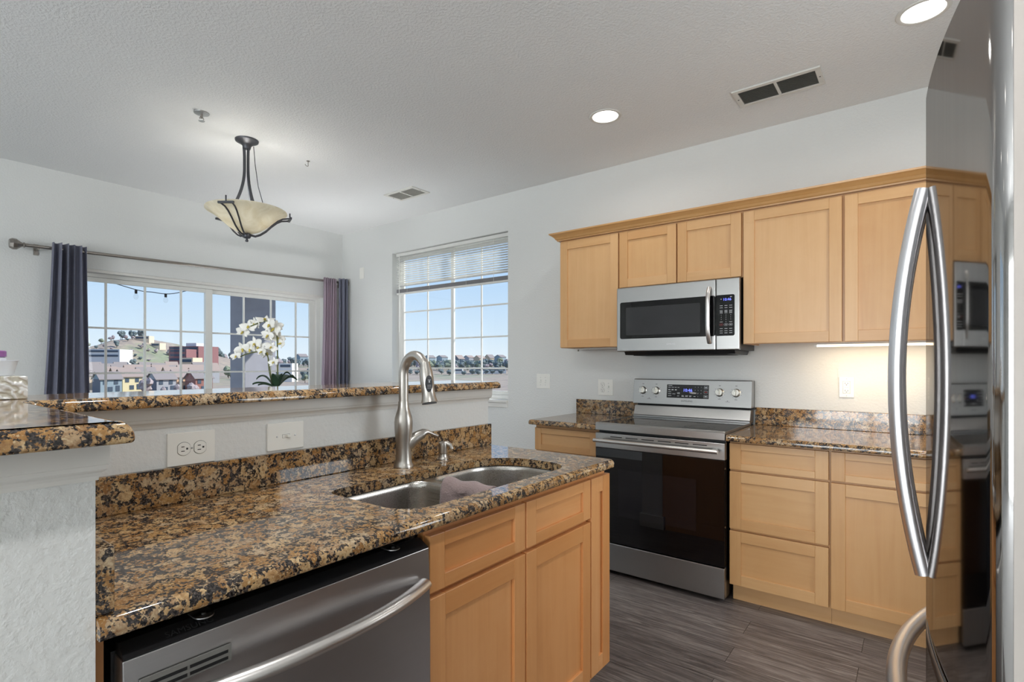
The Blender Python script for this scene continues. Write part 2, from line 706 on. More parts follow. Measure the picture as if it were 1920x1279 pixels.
def tag(o, label=None, cat=None, group=None, kind=None):
    for k, v in (('label', label), ('category', cat), ('group', group), ('kind', kind)):
        if v:
            o[k] = v
    return o


def thing(name, loc, label=None, cat=None, group=None, kind=None):
    o = bpy.data.objects.new(name, None)
    COL.objects.link(o)
    o.location = loc
    o.empty_display_size = 0.1
    ORG[o.name] = tuple(loc)
    return tag(o, label, cat, group, kind)


def bx(name, b, mat, parent=None, bevel=0.0, **kw):
    return MB(mat).box(*b).build(name, parent, bevel, **kw)


def fillet(poly, radii, n=8):
    out = []
    N = len(poly)
    for i in range(N):
        r = radii[i] if isinstance(radii, (list, tuple)) else radii
        p = Vector(poly[i])
        a = (Vector(poly[i - 1]) - p).normalized()
        b = (Vector(poly[(i + 1) % N]) - p).normalized()
        if r <= 1e-6:
            out.append(tuple(p))
            continue
        ang = a.angle(b)
        d = r / math.tan(ang / 2)
        c = p + (a + b).normalized() * (r / sin(ang / 2))
        s, e = p + a * d - c, p + b * d - c
        a0, a1 = atan2(s.y, s.x), atan2(e.y, e.x)
        da = (a1 - a0 + pi) % (2 * pi) - pi
        for k in range(n + 1):
            t = a0 + da * k / n
            out.append((c.x + r * cos(t), c.y + r * sin(t)))
    return out


def inset(poly, d):
    """offset a CCW polygon inwards by d"""
    N = len(poly)
    out = []
    for i in range(N):
        p0, p1, p2 = Vector(poly[i - 1]), Vector(poly[i]), Vector(poly[(i + 1) % N])
        e1, e2 = (p1 - p0), (p2 - p1)
        if e1.length < 1e-9 or e2.length < 1e-9:
            out.append(tuple(p1))
            continue
        n1 = Vector((-e1.y, e1.x)).normalized()
        n2 = Vector((-e2.y, e2.x)).normalized()
        m = n1 + n2
        m = m / max(m.dot(n1), 0.3) if m.length > 1e-6 else n1
        out.append((p1.x + m.x * d, p1.y + m.y * d))
    return out


def fill(outer, holes, z):
    import bmesh
    bm = bmesh.new()
    for loop in [outer] + holes:
        vs = [bm.verts.new((x, y, z)) for x, y in loop]
        for i in range(len(vs)):
            bm.edges.new((vs[i], vs[(i + 1) % len(vs)]))
    bmesh.ops.triangle_fill(bm, edges=bm.edges[:], use_beauty=True, use_dissolve=False)
    bm.verts.index_update()
    vs = [tuple(v.co) for v in bm.verts]
    fs = [tuple(v.index for v in f.verts) for f in bm.faces]
    bm.free()
    return vs, fs


def slab(mb, outer, z0, z1, r=0.012, holes=(), m=None, rb=None, flat=()):
    """polished stone slab with a rounded edge; outer is a CCW polygon"""
    rb = r if rb is None else rb
    prof = []
    for k in range(6):
        t = pi / 2 * k / 5
        prof.append((r * (1 - sin(t)), z1 - r * (1 - cos(t))))
    prof = [(r * (1 - sin(pi / 2 * k / 5)), z1 - r * (1 - cos(pi / 2 * k / 5))) for k in range(6)]
    prof += [(rb * (1 - cos(pi / 2 * k / 5)), z0 + rb * (1 - sin(pi / 2 * k / 5))) for k in range(6)]
    def keep(p, q):
        # edges that butt against something stay square
        x, y = q
        for a_, v_ in flat:
            if a_ == 'x' and abs(p[0] - v_) < 1e-6:
                x = p[0]
            if a_ == 'y' and abs(p[1] - v_) < 1e-6:
                y = p[1]
        return x, y
    rs = [[keep(p, q) + (z,) for p, q in zip(outer, inset(outer, d))] for d, z in prof]
    mb.rings(rs, m, caps=False, smooth=True)
    top = [(x, y) for x, y, z in rs[0]]
    bot = [(x, y) for x, y, z in rs[-1]]
    hl = [list(h) for h in holes]
    for loop, z in ((top, z1), (bot, z0)):
        vs, fs = fill(loop, hl, z)
        mb.add(vs, fs, m)
    for h in hl:
        mb.rings([[(x, y, z1) for x, y in h], [(x, y, z0) for x, y in h]], m, caps=False, smooth=True)


def rrect(x0, x1, y0, y1, r, n=8):
    return fillet([(x0, y0), (x1, y0), (x1, y1), (x0, y1)], r, n)


# ------------------------------------------------------------------ room shell
H = 2.734
XR, YB = 6.0, -8.5      # right wall and rear wall
T = 0.15


def struct(name, mb, **kw):
    return mb.build(name, kind='structure', **kw)


struct('floor', MB('floor_planks').box(0, XR, -4.4, 0, -0.1, 0))
struct('floor_bounce_carpet', MB('bounce_carpet').box(0, XR, YB, -4.4, -0.1, 0))  # pale carpet added in the unseen living room to bounce light upward
struct('ceiling', MB('ceiling_paint').box(-T, XR + T, YB - T, T, H, H + 0.12))
# back wall (range wall, Y = 0) with the window opening
WX0, WX1, WZ0, WZ1 = 0.852, 2.345, 0.965, 2.412
w = MB('wall_paint')
w.box(-T, WX0, 0, T, -0.1, H).box(WX1, XR + T, 0, T, -0.1, H).box(WX0, WX1, 0, T, -0.1, WZ0).box(WX0, WX1, 0, T, WZ1, H)
struct('wall_back', w)
# left wall (X = 0) with the patio door opening
DY0, DY1, DZ1 = -2.56, -0.235, 2.022
w = MB('wall_paint')
w.box(-T, 0, YB - T, -7.4, -0.1, H).box(-T, 0, -5.0, DY0, -0.1, H).box(-T, 0, DY1, 0, -0.1, H)
w.box(-T, 0, DY0, DY1, DZ1, H).box(-T, 0, DY0, DY1, -0.1, 0.0)
w.box(-T, 0, -7.4, -5.0, -0.1, 0.65).box(-T, 0, -7.4, -5.0, 2.35, H)
struct('wall_left', w)
struct('wall_right', MB('wall_paint').box(XR, XR + T, YB, -1.72, -0.1, H).box(XR, XR + T, -0.72, 0, -0.1, H).box(XR, XR + T, -1.72, -0.72, -0.1, 0.9).box(XR, XR + T, -1.72, -0.72, 2.0, H))
w = MB('wall_paint')
w.box(-T, 3.1, YB - T, YB, -0.1, H).box(5.7, XR + T, YB - T, YB, -0.1, H).box(3.1, 5.7, YB - T, YB, -0.1, 0.02).box(3.1, 5.7, YB - T, YB, 2.25, H)
struct('wall_rear', w)
bb = MB('white_trim').box(0.0, 0.014, -5.0, DY0, 0, 0.09)
bb.box(0, 0.014, DY1, -0.014, 0, 0.09)
struct('baseboard_left', bb, bevel=0.003)
struct('baseboard_back', MB('white_trim').box(0, 3.03, -0.014, 0, 0, 0.09), bevel=0.003)
struct('baseboard_rear', MB('white_trim').box(0, 3.1, YB, YB + 0.014, 0, 0.09), bevel=0.003)

# raised pony wall behind the sink and its wing
BZ = 1.195          # bar top
struct('wall_peninsula', MB('wall_paint').box(3.375, 3.535, -3.56, -1.722, 0, BZ - 0.03))
struct('wall_wing', MB('wall_paint').box(3.536, 4.153, -3.56, -3.364, 0, BZ - 0.03))
CZT = BZ - 0.031


def bar_trim(pts):
    """cove trim profile swept under the bar along an open plan polyline; outward side is on the right of travel"""
    prof = [(0.0, CZT - 0.056), (0.003, CZT - 0.056), (0.0035, CZT - 0.050), (0.006, CZT - 0.045), (0.010, CZT - 0.042), (0.0115, CZT - 0.040), (0.012, CZT - 0.034), (0.0135, CZT - 0.033), (0.0135, CZT), (0.0, CZT)]
    out = []
    for i, p in enumerate(pts):
        p = Vector(p)
        ns = []
        if i > 0:
            e = (p - Vector(pts[i - 1])).normalized()
            ns.append(Vector((e.y, -e.x)))
        if i < len(pts) - 1:
            e = (Vector(pts[i + 1]) - p).normalized()
            ns.append(Vector((e.y, -e.x)))
        n = sum(ns, Vector((0, 0)))
        n = n / n.dot(ns[0])
        out.append([(p.x + n.x * d, p.y + n.y * d, z) for d, z in prof])
    return MB('white_trim').rings(out, None, True, False)


struct('trim_1', bar_trim([(3.376, -1.722), (3.535, -1.722), (3.535, -3.364), (4.153, -3.364), (4.153, -3.56)][::-1]))
struct('baseboard_peninsula', MB('white_trim').box(3.36, 3.55, -1.722, -1.708, 0, 0.10).box(3.361, 3.375, -3.56, -1.722, 0, 0.10), bevel=0.003)

# ------------------------------------------------------------------ window in the back wall
win = thing('window_1', (1.6, 0.105, 0.97), kind='structure')
FY0, FY1 = 0.085, 0.135
GX0, GX1, GZ0, GZ1 = WX0 + 0.045, WX1 - 0.03, WZ0 + 0.035, WZ1 - 0.03
f = MB('white_vinyl')
f.box(WX0, GX0, FY0, FY1, WZ0, WZ1).box(GX1, WX1, FY0, FY1, WZ0, WZ1).box(GX0, GX1, FY0, FY1, WZ0, GZ0).box(GX0, GX1, FY0, FY1, GZ1, WZ1)
f.build('window_frame', win, 0.003)
for sx0, sx1, yo in ((GX0, 1.632, 0.0), (1.577, GX1, 0.022)):
    y0, y1 = 0.088 + yo, 0.108 + yo
    s_ = MB('white_vinyl')
    k = 0.036
    s_.box(sx0, sx0 + k, y0, y1, GZ0, GZ1).box(sx1 - k, sx1, y0, y1, GZ0, GZ1)
    s_.box(sx0 + k, sx1 - k, y0, y1, GZ0, GZ0 + k).box(sx0 + k, sx1 - k, y0, y1, GZ1 - k, GZ1)
    sa = s_.build('sash', win, 0.002)
    MB('window_glass').box(sx0 + k, sx1 - k, y0 + 0.008, y0 + 0.012, GZ0 + k, GZ1 - k).build('pane', sa)
    g = MB('white_vinyl')
    cx = 1.275 if yo == 0 else 1.953
    g.box(cx - 0.007, cx + 0.007, y0 + 0.005, y0 + 0.015, GZ0 + k, GZ1 - k)
    for z in (1.235, 1.522, 1.808, 2.095):
        g.box(sx0 + k, sx1 - k, y0 + 0.0055, y0 + 0.0145, z - 0.007, z + 0.007)
    g.build('muntin_grid', sa)
sl = MB('white_trim').box(WX0 - 0.03, WX1 + 0.0, -0.022, 0.084, WZ0 - 0.022, WZ0 + 0.002)
sl.build('window_sill', win, 0.004)
MB('white_trim').box(WX0 - 0.02, WX1 - 0.0, -0.012, -0.0005, WZ0 - 0.062, WZ0 - 0.023).build('apron', win, 0.003)

# mini blind, half raised
bl = thing('mini_blind', (1.6, 0.045, 2.0), 'white horizontal mini blind raised halfway in the window beside the cabinets', 'window blind')
BX0, BX1 = WX0 + 0.03, WX1 - 0.012
bx('headrail', (BX0, BX1, 0.028, 0.062, WZ1 - 0.036, WZ1 - 0.004), 'blind_white', bl, 0.002)
b = MB('blind_white')
z = WZ1 - 0.06
while z > 2.055:
    b.hexa([(BX0, 0.032, z + 0.0035), (BX1, 0.032, z + 0.0035), (BX1, 0.058, z - 0.0035), (BX0, 0.058, z - 0.0035)],
           [(BX0, 0.032, z + 0.0041), (BX1, 0.032, z + 0.0041), (BX1, 0.058, z - 0.0029), (BX0, 0.058, z - 0.0029)])
    z -= 0.0215
b.build('slats', bl)
b = MB('blind_grey')
for i in range(17):
    z = 2.004 + i * 0.0021
    b.box(BX0, BX1, 0.0325, 0.0575, z, z + 0.0013)
b.build('gathered_slats', bl, label='grey-looking stack of gathered slats')
bx('bottom_rail', (BX0, BX1, 0.033, 0.057, 1.986, 2.003), 'blind_white', bl, 0.002)
for x in (BX0 + 0.16, 1.36, 1.84, BX1 - 0.17):
    MB('blind_white').tube([(x, 0.031, 1.99), (x, 0.031, WZ1 - 0.036)], 0.0012, 6).build('ladder_cord', bl)
b = MB('blind_white')
b.tube([(BX0 + 0.055, 0.02, 1.60), (BX0 + 0.055, 0.02, WZ1 - 0.03)], 0.004, 8)
b.build('tilt_wand', bl)

# ------------------------------------------------------------------ patio door in the left wall
dr = thing('door_1', (-0.1, -1.4, 0), kind='structure')
f = MB('white_vinyl')
f.box(-0.14, -0.075, DY0, DY0 + 0.045, 0, DZ1).box(-0.14, -0.075, DY1 - 0.045, DY1, 0, DZ1)
f.box(-0.14, -0.075, DY0 + 0.045, DY1 - 0.045, DZ1 - 0.05, DZ1).box(-0.14, -0.075, DY0 + 0.045, DY1 - 0.045, 0, 0.03)
f.build('door_frame', dr, 0.003)
for y0, y1, xo, ys in ((DY0 + 0.047, -1.375, 0.0, (-2.486, -2.206, -1.926, -1.643)), (-1.43, DY1 - 0.047, -0.03, (-1.062, -0.782, -0.503))):
    x0, x1 = -0.102 + xo, -0.078 + xo
    k = 0.062
    zt, zb = DZ1 - 0.052, 0.032
    s_ = MB('white_vinyl')
    s_.box(x0, x1, y0, y0 + k, zb, zt).box(x0, x1, y1 - k, y1, zb, zt)
    s_.box(x0, x1, y0 + k, y1 - k, zb, zb + 0.09).box(x0, x1, y0 + k, y1 - k, zt - 0.035, zt)
    sa = s_.build('door_panel', dr, 0.002)
    MB('window_glass').box(x0 + 0.010, x0 + 0.014, y0 + k, y1 - k, zb + 0.09, zt - 0.035).build('pane', sa)
    g = MB('white_vinyl')
    for y in ys:
        g.box(x0 + 0.005, x0 + 0.019, y - 0.008, y + 0.008, zb + 0.09, zt - 0.035)
    for z in (0.475, 0.835, 1.200, 1.567):
        g.box(x0 + 0.0055, x0 + 0.0185, y0 + k, y1 - k, z - 0.0075, z + 0.0075)
    g.build('muntin_grid', sa)
MB('white_trim').box(-0.074, -0.002, DY0 + 0.004, DY1 - 0.004, DZ1 - 0.022, DZ1 - 0.0005).build('head_casing', dr, 0.002)

# invented rear door and windows, added out of view to brighten the room
for nm, b in (('added_glass_door', (3.1, 5.7, YB - 0.12, YB - 0.06, 0.02, 2.25)), ('added_window_3', (-0.12, -0.06, -7.4, -5.0, 0.65, 2.35)), ('added_window_4', (XR + 0.04, XR + 0.09, -1.72, -0.72, 0.9, 2.0))):
    wv = thing(nm, (b[0], b[2], b[4]), kind='structure')
    f = MB('white_vinyl')
    x0, x1, y0, y1, z0, z1 = b
    k = 0.05
    if nm == 'added_glass_door':
        f.box(x0, x0 + k, y0, y1, z0, z1).box(x1 - k, x1, y0, y1, z0, z1).box(x0 + k, x1 - k, y0, y1, z0, z0 + k).box(x0 + k, x1 - k, y0, y1, z1 - k, z1)
        f.box((x0 + x1) / 2 - 0.03, (x0 + x1) / 2 + 0.03, y0, y1, z0 + k, z1 - k)
        f.build('window_frame', wv)
        MB('window_glass').box(x0 + k, x1 - k, (y0 + y1) / 2 - .002, (y0 + y1) / 2 + .002, z0 + k, z1 - k).build('pane', wv)
    else:
        f.box(x0, x1, y0, y0 + k, z0, z1).box(x0, x1, y1 - k, y1, z0, z1).box(x0, x1, y0 + k, y1 - k, z0, z0 + k).box(x0, x1, y0 + k, y1 - k, z1 - k, z1)
        f.build('window_frame', wv)
        MB('window_glass').box((x0 + x1) / 2 - .002, (x0 + x1) / 2 + .002, y0 + k, y1 - k, z0 + k, z1 - k).build('pane', wv)

# ------------------------------------------------------------------ cabinets
WARM = ['']


def mp(ax, tone=None):
    return 'maple_%s%s_%d' % (WARM[0], ax, random.randrange(3) if tone is None else tone)


def shaker(name, parent, plane, pos, a0, a1, z0, z1, stile=0.057, rail=0.057, panel_axis='z', t=0.02):
    """framed front: plane 'y' faces -Y at y=pos, plane 'x' faces +X at x=pos"""
    hx = 'x' if plane == 'y' else 'y'
    tone = random.randrange(3)

    def B(mb, u0, u1, w0, w1, d0, d1, m):
        if plane == 'y':
            mb.box(u0, u1, pos + d0, pos + d1, w0, w1, m)
        else:
            mb.box(pos - d1, pos - d0, u0, u1, w0, w1, m)
    fr = MB(mp('z', tone))
    B(fr, a0, a0 + stile, z0, z1, 0, t, mp('z'))
    B(fr, a1 - stile, a1, z0, z1, 0, t, mp('z'))
    B(fr, a0 + stile, a1 - stile, z0, z0 + rail, 0.0003, t, mp(hx))
    B(fr, a0 + stile, a1 - stile, z1 - rail, z1, 0.0003, t, mp(hx))
    o = fr.build(name, parent, 0.0016)
    pn = MB(mp(panel_axis if panel_axis == 'z' else hx, tone))
    B(pn, a0 + stile - 0.003, a1 - stile + 0.003, z0 + rail - 0.003, z1 - rail + 0.003, 0.0095, 0.0155, None)
    pn.build('panel', o)
    return o


G_LOW = 'maple base cabinets'
G_UP = 'maple wall cabinets'
CT_B = 0.868     # underside of the worktops along the back wall
# --- wall cabinets
UF = -0.33
UZ0, UZ1 = 1.389, 2.158


def upper(x0, x1, z0, doors, label):
    c = thing('wall_cabinet', ((x0 + x1) / 2, -0.16, z0), label, 'cabinet', G_UP)
    bd = MB('maple_z_1')
    bd.box(x0, x0 + 0.018, -0.290, -0.001, z0, UZ1, 'maple_z_0').box(x1 - 0.018, x1, -0.290, -0.001, z0, UZ1, 'maple_z_0')
    bd.box(x0 + 0.018, x1 - 0.018, -0.290, -0.001, z0 + 0.012, z0 + 0.030, 'maple_x_0').box(x0 + 0.018, x1 - 0.018, -0.290, -0.001, UZ1 - 0.018, UZ1, 'maple_x_0')
    bd.box(x0 + 0.018, x1 - 0.018, -0.012, -0.001, z0 + 0.03, UZ1 - 0.018, 'maple_x_1')
    bd.build('body', c)
    ff = MB('maple_z_1')
    ff.box(x0, x0 + 0.04, -0.309, -0.2905, z0, UZ1, 'maple_z_2').box(x1 - 0.04, x1, -0.309, -0.2905, z0, UZ1, 'maple_z_2')
    ff.box(x0 + 0.04, x1 - 0.04, -0.309, -0.2905, z0, z0 + 0.04, 'maple_x_2').box(x0 + 0.04, x1 - 0.04, -0.309, -0.2905, UZ1 - 0.04, UZ1, 'maple_x_2')
    if len(doors) > 1:
        xm = (doors[0][1] + doors[1][0]) / 2
        ff.box(xm - 0.022, xm + 0.022, -0.309, -0.2905, z0 + 0.04, UZ1 - 0.04, 'maple_z_2')
    ff.build('face_frame', c)
    for a0, a1 in doors:
        shaker('door', c, 'y', UF, a0, a1, z0 + 0.003, 2.148)
    return c


upper(3.062, 3.519, UZ0, [(3.066, 3.514)], 'narrow single door maple wall cabinet left of the microwave')
upper(3.520, 4.285, 1.777, [(3.524, 3.903), (3.911, 4.279)], 'short two door maple wall cabinet above the microwave')
upper(4.286, 5.255, UZ0, [(4.292, 4.767), (4.779, 5.250)], 'wide two door maple wall cabinet over the lit worktop, right of the microwave')

# crown moulding on the wall cabinets
prof = [(-0.309, 2.1585), (-0.331, 2.1585), (-0.333, 2.166), (-0.340, 2.170), (-0.346, 2.182), (-0.362, 2.196), (-0.374, 2.203), (-0.376, 2.212), (-0.309, 2.212)]
ringsL = []
XL = 3.062
out = []
for d in prof:
    pass
r0 = [(XL + d + 0.309, 0.0 - 0.001, z) for d, z in prof]
r1 = [(XL + d + 0.309, d, z) for d, z in prof]
r2 = [(5.255, d, z) for d, z in prof]
MB('maple_crown').rings([r0, r1, r2], None, True, False).build('crown_moulding', label='maple crown moulding along the top of the wall cabinets', cat='moulding')


# --- base cabinets
def base_body(c, x0, x1, y0, y1, z1, toe, front):
    """body and toe kick; front is '-y' or '+x' """
    bd = MB('maple_z_0')
    bd.box(x0, x1, y0, y1, 0.10, z1, 'maple_z_2')
    bd.build('body', c)
    if front == '-y':
        bx('toe_kick', (x0, x1, y0 + toe, y1 - 0.02, 0.0, 0.0995), 'maple_x_1', c)
    else:
        bx('toe_kick', (x0 + 0.02, x1 - toe, y0, y1, 0.0, 0.0995), 'maple_y_1', c)


BF = -0.62
c = thing('base_cabinet', (3.275, -0.3, 0), 'narrow maple base cabinet left of the range, partly hidden by the peninsula', 'cabinet', G_LOW)
base_body(c, 3.040, 3.516, -0.599, -0.002, 0.866, 0.06, '-y')
shaker('drawer', c, 'y', BF, 3.044, 3.510, 0.697, 0.846, 0.05, 0.038, 'h')
shaker('door', c, 'y', BF, 3.044, 3.510, 0.108, 0.687)
c = thing('base_cabinet', (4.515, -0.3, 0), 'maple base cabinet with three stacked drawers right of the range', 'cabinet', G_LOW)
base_body(c, 4.290, 4.7445, -0.599, -0.002, 0.866, 0.06, '-y')
shaker('drawer', c, 'y', BF, 4.292, 4.740, 0.717, 0.855, 0.056, 0.034, 'h')
shaker('drawer', c, 'y', BF, 4.292, 4.740, 0.403, 0.706, 0.056, 0.056, 'h')
shaker('drawer', c, 'y', BF, 4.292, 4.740, 0.106, 0.391, 0.056, 0.056, 'h')
c = thing('base_cabinet', (5.0, -0.3, 0), 'maple base cabinet with one drawer over a tall door, beside the refrigerator handles', 'cabinet', G_LOW)
base_body(c, 4.7455, 5.255, -0.599, -0.002, 0.866, 0.06, '-y')
shaker('drawer', c, 'y', BF, 4.750, 5.248, 0.717, 0.855, 0.056, 0.034, 'h')
shaker('door', c, 'y', BF, 4.750, 5.248, 0.106, 0.706, 0.058, 0.058)

# --- sink base in the peninsula
PX = 4.143
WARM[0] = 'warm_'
PT = 0.879
c = thing('base_cabinet', (3.85, -2.2, 0), 'maple sink base cabinet in the peninsula with two false drawers and two doors', 'cabinet', G_LOW)
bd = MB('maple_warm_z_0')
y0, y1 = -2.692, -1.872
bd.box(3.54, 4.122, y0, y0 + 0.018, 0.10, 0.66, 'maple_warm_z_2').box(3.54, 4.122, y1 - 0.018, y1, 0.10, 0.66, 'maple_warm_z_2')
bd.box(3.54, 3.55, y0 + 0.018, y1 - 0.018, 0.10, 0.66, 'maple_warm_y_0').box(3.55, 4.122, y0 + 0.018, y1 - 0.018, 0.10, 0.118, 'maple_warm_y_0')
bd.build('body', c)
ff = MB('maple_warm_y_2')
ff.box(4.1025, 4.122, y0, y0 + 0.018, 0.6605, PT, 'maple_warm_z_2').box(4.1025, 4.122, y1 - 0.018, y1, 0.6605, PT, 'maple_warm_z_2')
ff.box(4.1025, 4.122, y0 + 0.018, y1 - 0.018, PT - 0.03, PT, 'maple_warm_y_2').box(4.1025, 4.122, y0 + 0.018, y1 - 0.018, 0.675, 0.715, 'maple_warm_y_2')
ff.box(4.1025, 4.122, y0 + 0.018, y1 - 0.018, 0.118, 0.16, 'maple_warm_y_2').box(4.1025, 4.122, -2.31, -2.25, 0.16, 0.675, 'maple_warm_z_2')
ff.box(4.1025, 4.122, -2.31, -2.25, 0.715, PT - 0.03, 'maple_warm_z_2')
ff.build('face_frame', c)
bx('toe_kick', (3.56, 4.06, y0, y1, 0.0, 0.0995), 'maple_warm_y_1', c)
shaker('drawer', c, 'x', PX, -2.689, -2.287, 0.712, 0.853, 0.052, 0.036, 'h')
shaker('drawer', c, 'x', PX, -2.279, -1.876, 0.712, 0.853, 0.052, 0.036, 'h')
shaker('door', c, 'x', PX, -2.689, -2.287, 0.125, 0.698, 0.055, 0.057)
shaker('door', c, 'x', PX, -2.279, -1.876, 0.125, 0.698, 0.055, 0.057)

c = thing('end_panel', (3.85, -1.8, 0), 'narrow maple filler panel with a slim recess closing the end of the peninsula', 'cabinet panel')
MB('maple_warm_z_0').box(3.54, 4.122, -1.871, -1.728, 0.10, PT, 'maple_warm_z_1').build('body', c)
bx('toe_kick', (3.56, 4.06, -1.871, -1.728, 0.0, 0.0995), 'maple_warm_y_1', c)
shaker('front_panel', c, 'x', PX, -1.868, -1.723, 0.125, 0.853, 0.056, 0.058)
bx('filler_strip', (4.06, 4.118, -3.3635, -3.345, 0.0, PT), 'maple_warm_z_2', label='maple filler strip between the dishwasher and the white wing wall', cat='cabinet panel')

# ------------------------------------------------------------------ granite
CT = 0.909
hole = fillet([(3.750, -2.722), (4.098, -2.722), (4.098, -1.930), (3.750, -1.930)], [0.05, 0.10, 0.10, 0.17], 10)
outer = fillet([(3.5365, -3.3632), (4.172, -3.3632), (4.172, -1.715), (3.5365, -1.715)], [0, 0, 0.035, 0], 6)
mb = MB('granite')
slab(mb, outer, 0.880, CT, 0.017, [hole], rb=0.006, flat=[('y', -3.3632), ('x', 3.5365)])
mb.build('worktop', label='long brown granite worktop around the sink on the peninsula', cat='countertop', group='granite worktops')
mb = MB('granite')
mb.box(3.5355, 3.5555, -3.3630, -1.722, CT + 0.0005, 1.003)
mb.build('backsplash', None, 0.002, label='long granite upstand behind the faucet on the peninsula', cat='backsplash', group='granite upstands')
mb = MB('granite')
mb.box(3.5565, 4.150, -3.3635, -3.3395, CT + 0.0005, 1.006)
mb.build('backsplash', None, 0.002, label='short granite upstand against the white wing wall above the dishwasher', cat='backsplash', group='granite upstands')
CB = 0.900
mb = MB('granite')
slab(mb, fillet([(3.012, -0.664), (3.521, -0.664), (3.521, -0.001), (3.012, -0.001)], [0.02, 0, 0, 0.0]), CT_B, CB, 0.017, rb=0.006, flat=[('x', 3.521), ('y', -0.001)])
mb.build('worktop', label='short granite worktop left of the range', cat='countertop', group='granite worktops')
mb = MB('granite')
slab(mb, [(4.285, -0.664), (5.29, -0.664), (5.29, -0.001), (4.285, -0.001)], CT_B, CB, 0.017, rb=0.006, flat=[('x', 4.285), ('y', -0.001)])
mb.build('worktop', label='granite worktop right of the range under the warm cabinet light', cat='countertop', group='granite worktops')
bx('backsplash', (3.020, 3.521, -0.021, -0.0005, CB + 0.0005, 1.006), 'granite', None, 0.002, label='short granite upstand left of the range', cat='backsplash', group='granite upstands')
bx('backsplash', (4.285, 5.29, -0.021, -0.0005, CB + 0.0005, 1.006), 'granite', None, 0.002, label='granite upstand on the back wall right of the range', cat='backsplash', group='granite upstands')
# raised bar, L shaped
bar = [(3.275, -3.80), (4.228, -3.80), (4.228, -3.335), (3.598, -3.335), (3.598, -1.685), (3.275, -1.685)]
mb = MB('granite')
slab(mb, fillet(bar, [0, 0, 0.012, 0.012, 0.035, 0.035], 6), BZ - 0.030, BZ, 0.022, rb=0.005)
mb.build('bar_top', label='raised L shaped granite bar top on the white pony wall', cat='countertop')

# ------------------------------------------------------------------ sink
SZ = 0.8795
sk = thing('sink', (3.92, -2.33, 0.68), 'stainless steel double bowl sink set under the granite worktop', 'sink')


def bowl(x0, x1, y0, y1, rs, depth):
    prof = [(0.0, 0.0), (0.004, -0.004), (0.006, -0.02), (0.012, -depth + 0.045), (0.020, -depth + 0.018), (0.042, -depth + 0.002), (0.09, -depth)]
    rr = []
    base = fillet([(x0, y0), (x1, y0), (x1, y1), (x0, y1)], rs, 10)
    cx, cy = (x0 + x1) / 2, (y0 + y1) / 2
    for d, h in prof:
        sx, sy = 1 - d / ((x1 - x0) / 2), 1 - d / ((y1 - y0) / 2)
        rr.append([(cx + (x - cx) * sx, cy + (y - cy) * sy, SZ + h) for x, y in base])
    rr.append([(cx + 0.045 * cos(2 * pi * k / len(base)), cy + 0.045 * sin(2 * pi * k / len(base)), SZ - depth - 0.002) for k in range(len(base))])
    m = MB('stainless_sink')
    # align the last ring with the outline by angle
    rr[-1] = [(cx + 0.045 * cos(atan2(y - cy, x - cx)), cy + 0.045 * sin(atan2(y - cy, x - cx)), SZ - depth - 0.002) for x, y in base]
    m.rings(rr, None, caps=False)
    m.add([p for p in rr[-1]], [tuple(range(len(base)))], None)
    o = m.build('bowl', sk, sharp=50)
    MB('stainless').lathe([(0.0, 0.002), (0.02, 0.001), (0.030, 0.003), (0.042, 0.004), (0.043, 0.0)], (cx, cy, SZ - depth - 0.001), 24).build('drain', o)
    return base


b1 = bowl(3.742, 4.0985, -2.730, -2.352, [0.055, 0.10, 0.06, 0.06], 0.20)
b2 = bowl(3.742, 4.0985, -2.318, -1.922, [0.06, 0.06, 0.10, 0.17], 0.20)
fl = MB('stainless_sink')
vs, fs = fill(rrect(3.70, 4.1015, -2.745, -1.905, 0.02), [b1, b2], SZ - 0.0003)
fl.add(vs, fs)
fl.build('flange', sk)

# dish towel over the divider
def towel(u, v):
    # u along X, v along the drape from the left bowl over the divider into the right bowl
    x = 3.862 + 0.195 * u
    L = 0.115
    s = (v * 2 - 1) * (L + 0.030)
    rr_ = 0.029
    if abs(s) < rr_ * pi / 2:
        a = s / rr_
        y, z = rr_ * sin(a), SZ - 0.012 + rr_ * cos(a)
    else:
        k = abs(s) - rr_ * pi / 2
        y, z = math.copysign(rr_ + 0.006 * sin(9 * u + 2 * v) + 0.12 * k, s), SZ - 0.012 - k
    return (x + 0.006 * sin(7 * v), -2.335 + y + 0.003 * sin(14 * u), z + 0.003 * sin(11 * u + 1))


MB('towel_cloth').grid(towel, 30, 34).build('dish_towel', None, solid=0.009, label='mauve grey terry dish towel draped over the sink divider', cat='towel')

# ------------------------------------------------------------------ faucet
fx, fy = 3.645, -2.331
fa = thing('faucet', (fx, fy, CT), 'tall brushed nickel pull-down kitchen faucet with gooseneck spout', 'faucet')
MB('brushed_nickel').lathe([(0.0, 0.0), (0.0345, 0.0), (0.0345, 0.006), (0.031, 0.011), (0.0285, 0.025), (0.0265, 0.055), (0.0272, 0.085), (0.0300, 0.112), (0.0318, 0.135),
                            (0.0325, 0.158), (0.0305, 0.175), (0.0255, 0.192), (0.0205, 0.207), (0.0190, 0.220), (0.0185, 0.232), (0.0, 0.233)], (fx, fy, CT + 0.0005), 36).build('body', fa)
pts, rad = [], []
for k in range(5):
    pts.append((fx, fy, CT + 0.230 + 0.075 * k / 4))
A = 0.0575
zc = CT + 0.325
for k in range(19):
    a = pi - (pi * 0.90) * k / 18
    pts.append((fx + A + A * cos(a), fy, zc + A * 1.22 * sin(a)))
MB('brushed_nickel').tube(pts, [0.0172 - 0.0012 * i / len(pts) for i in range(len(pts))], 20).build('spout', fa)
hx, hz = pts[-1][0], pts[-1][2]
hd = (0.16, 0, -0.987)
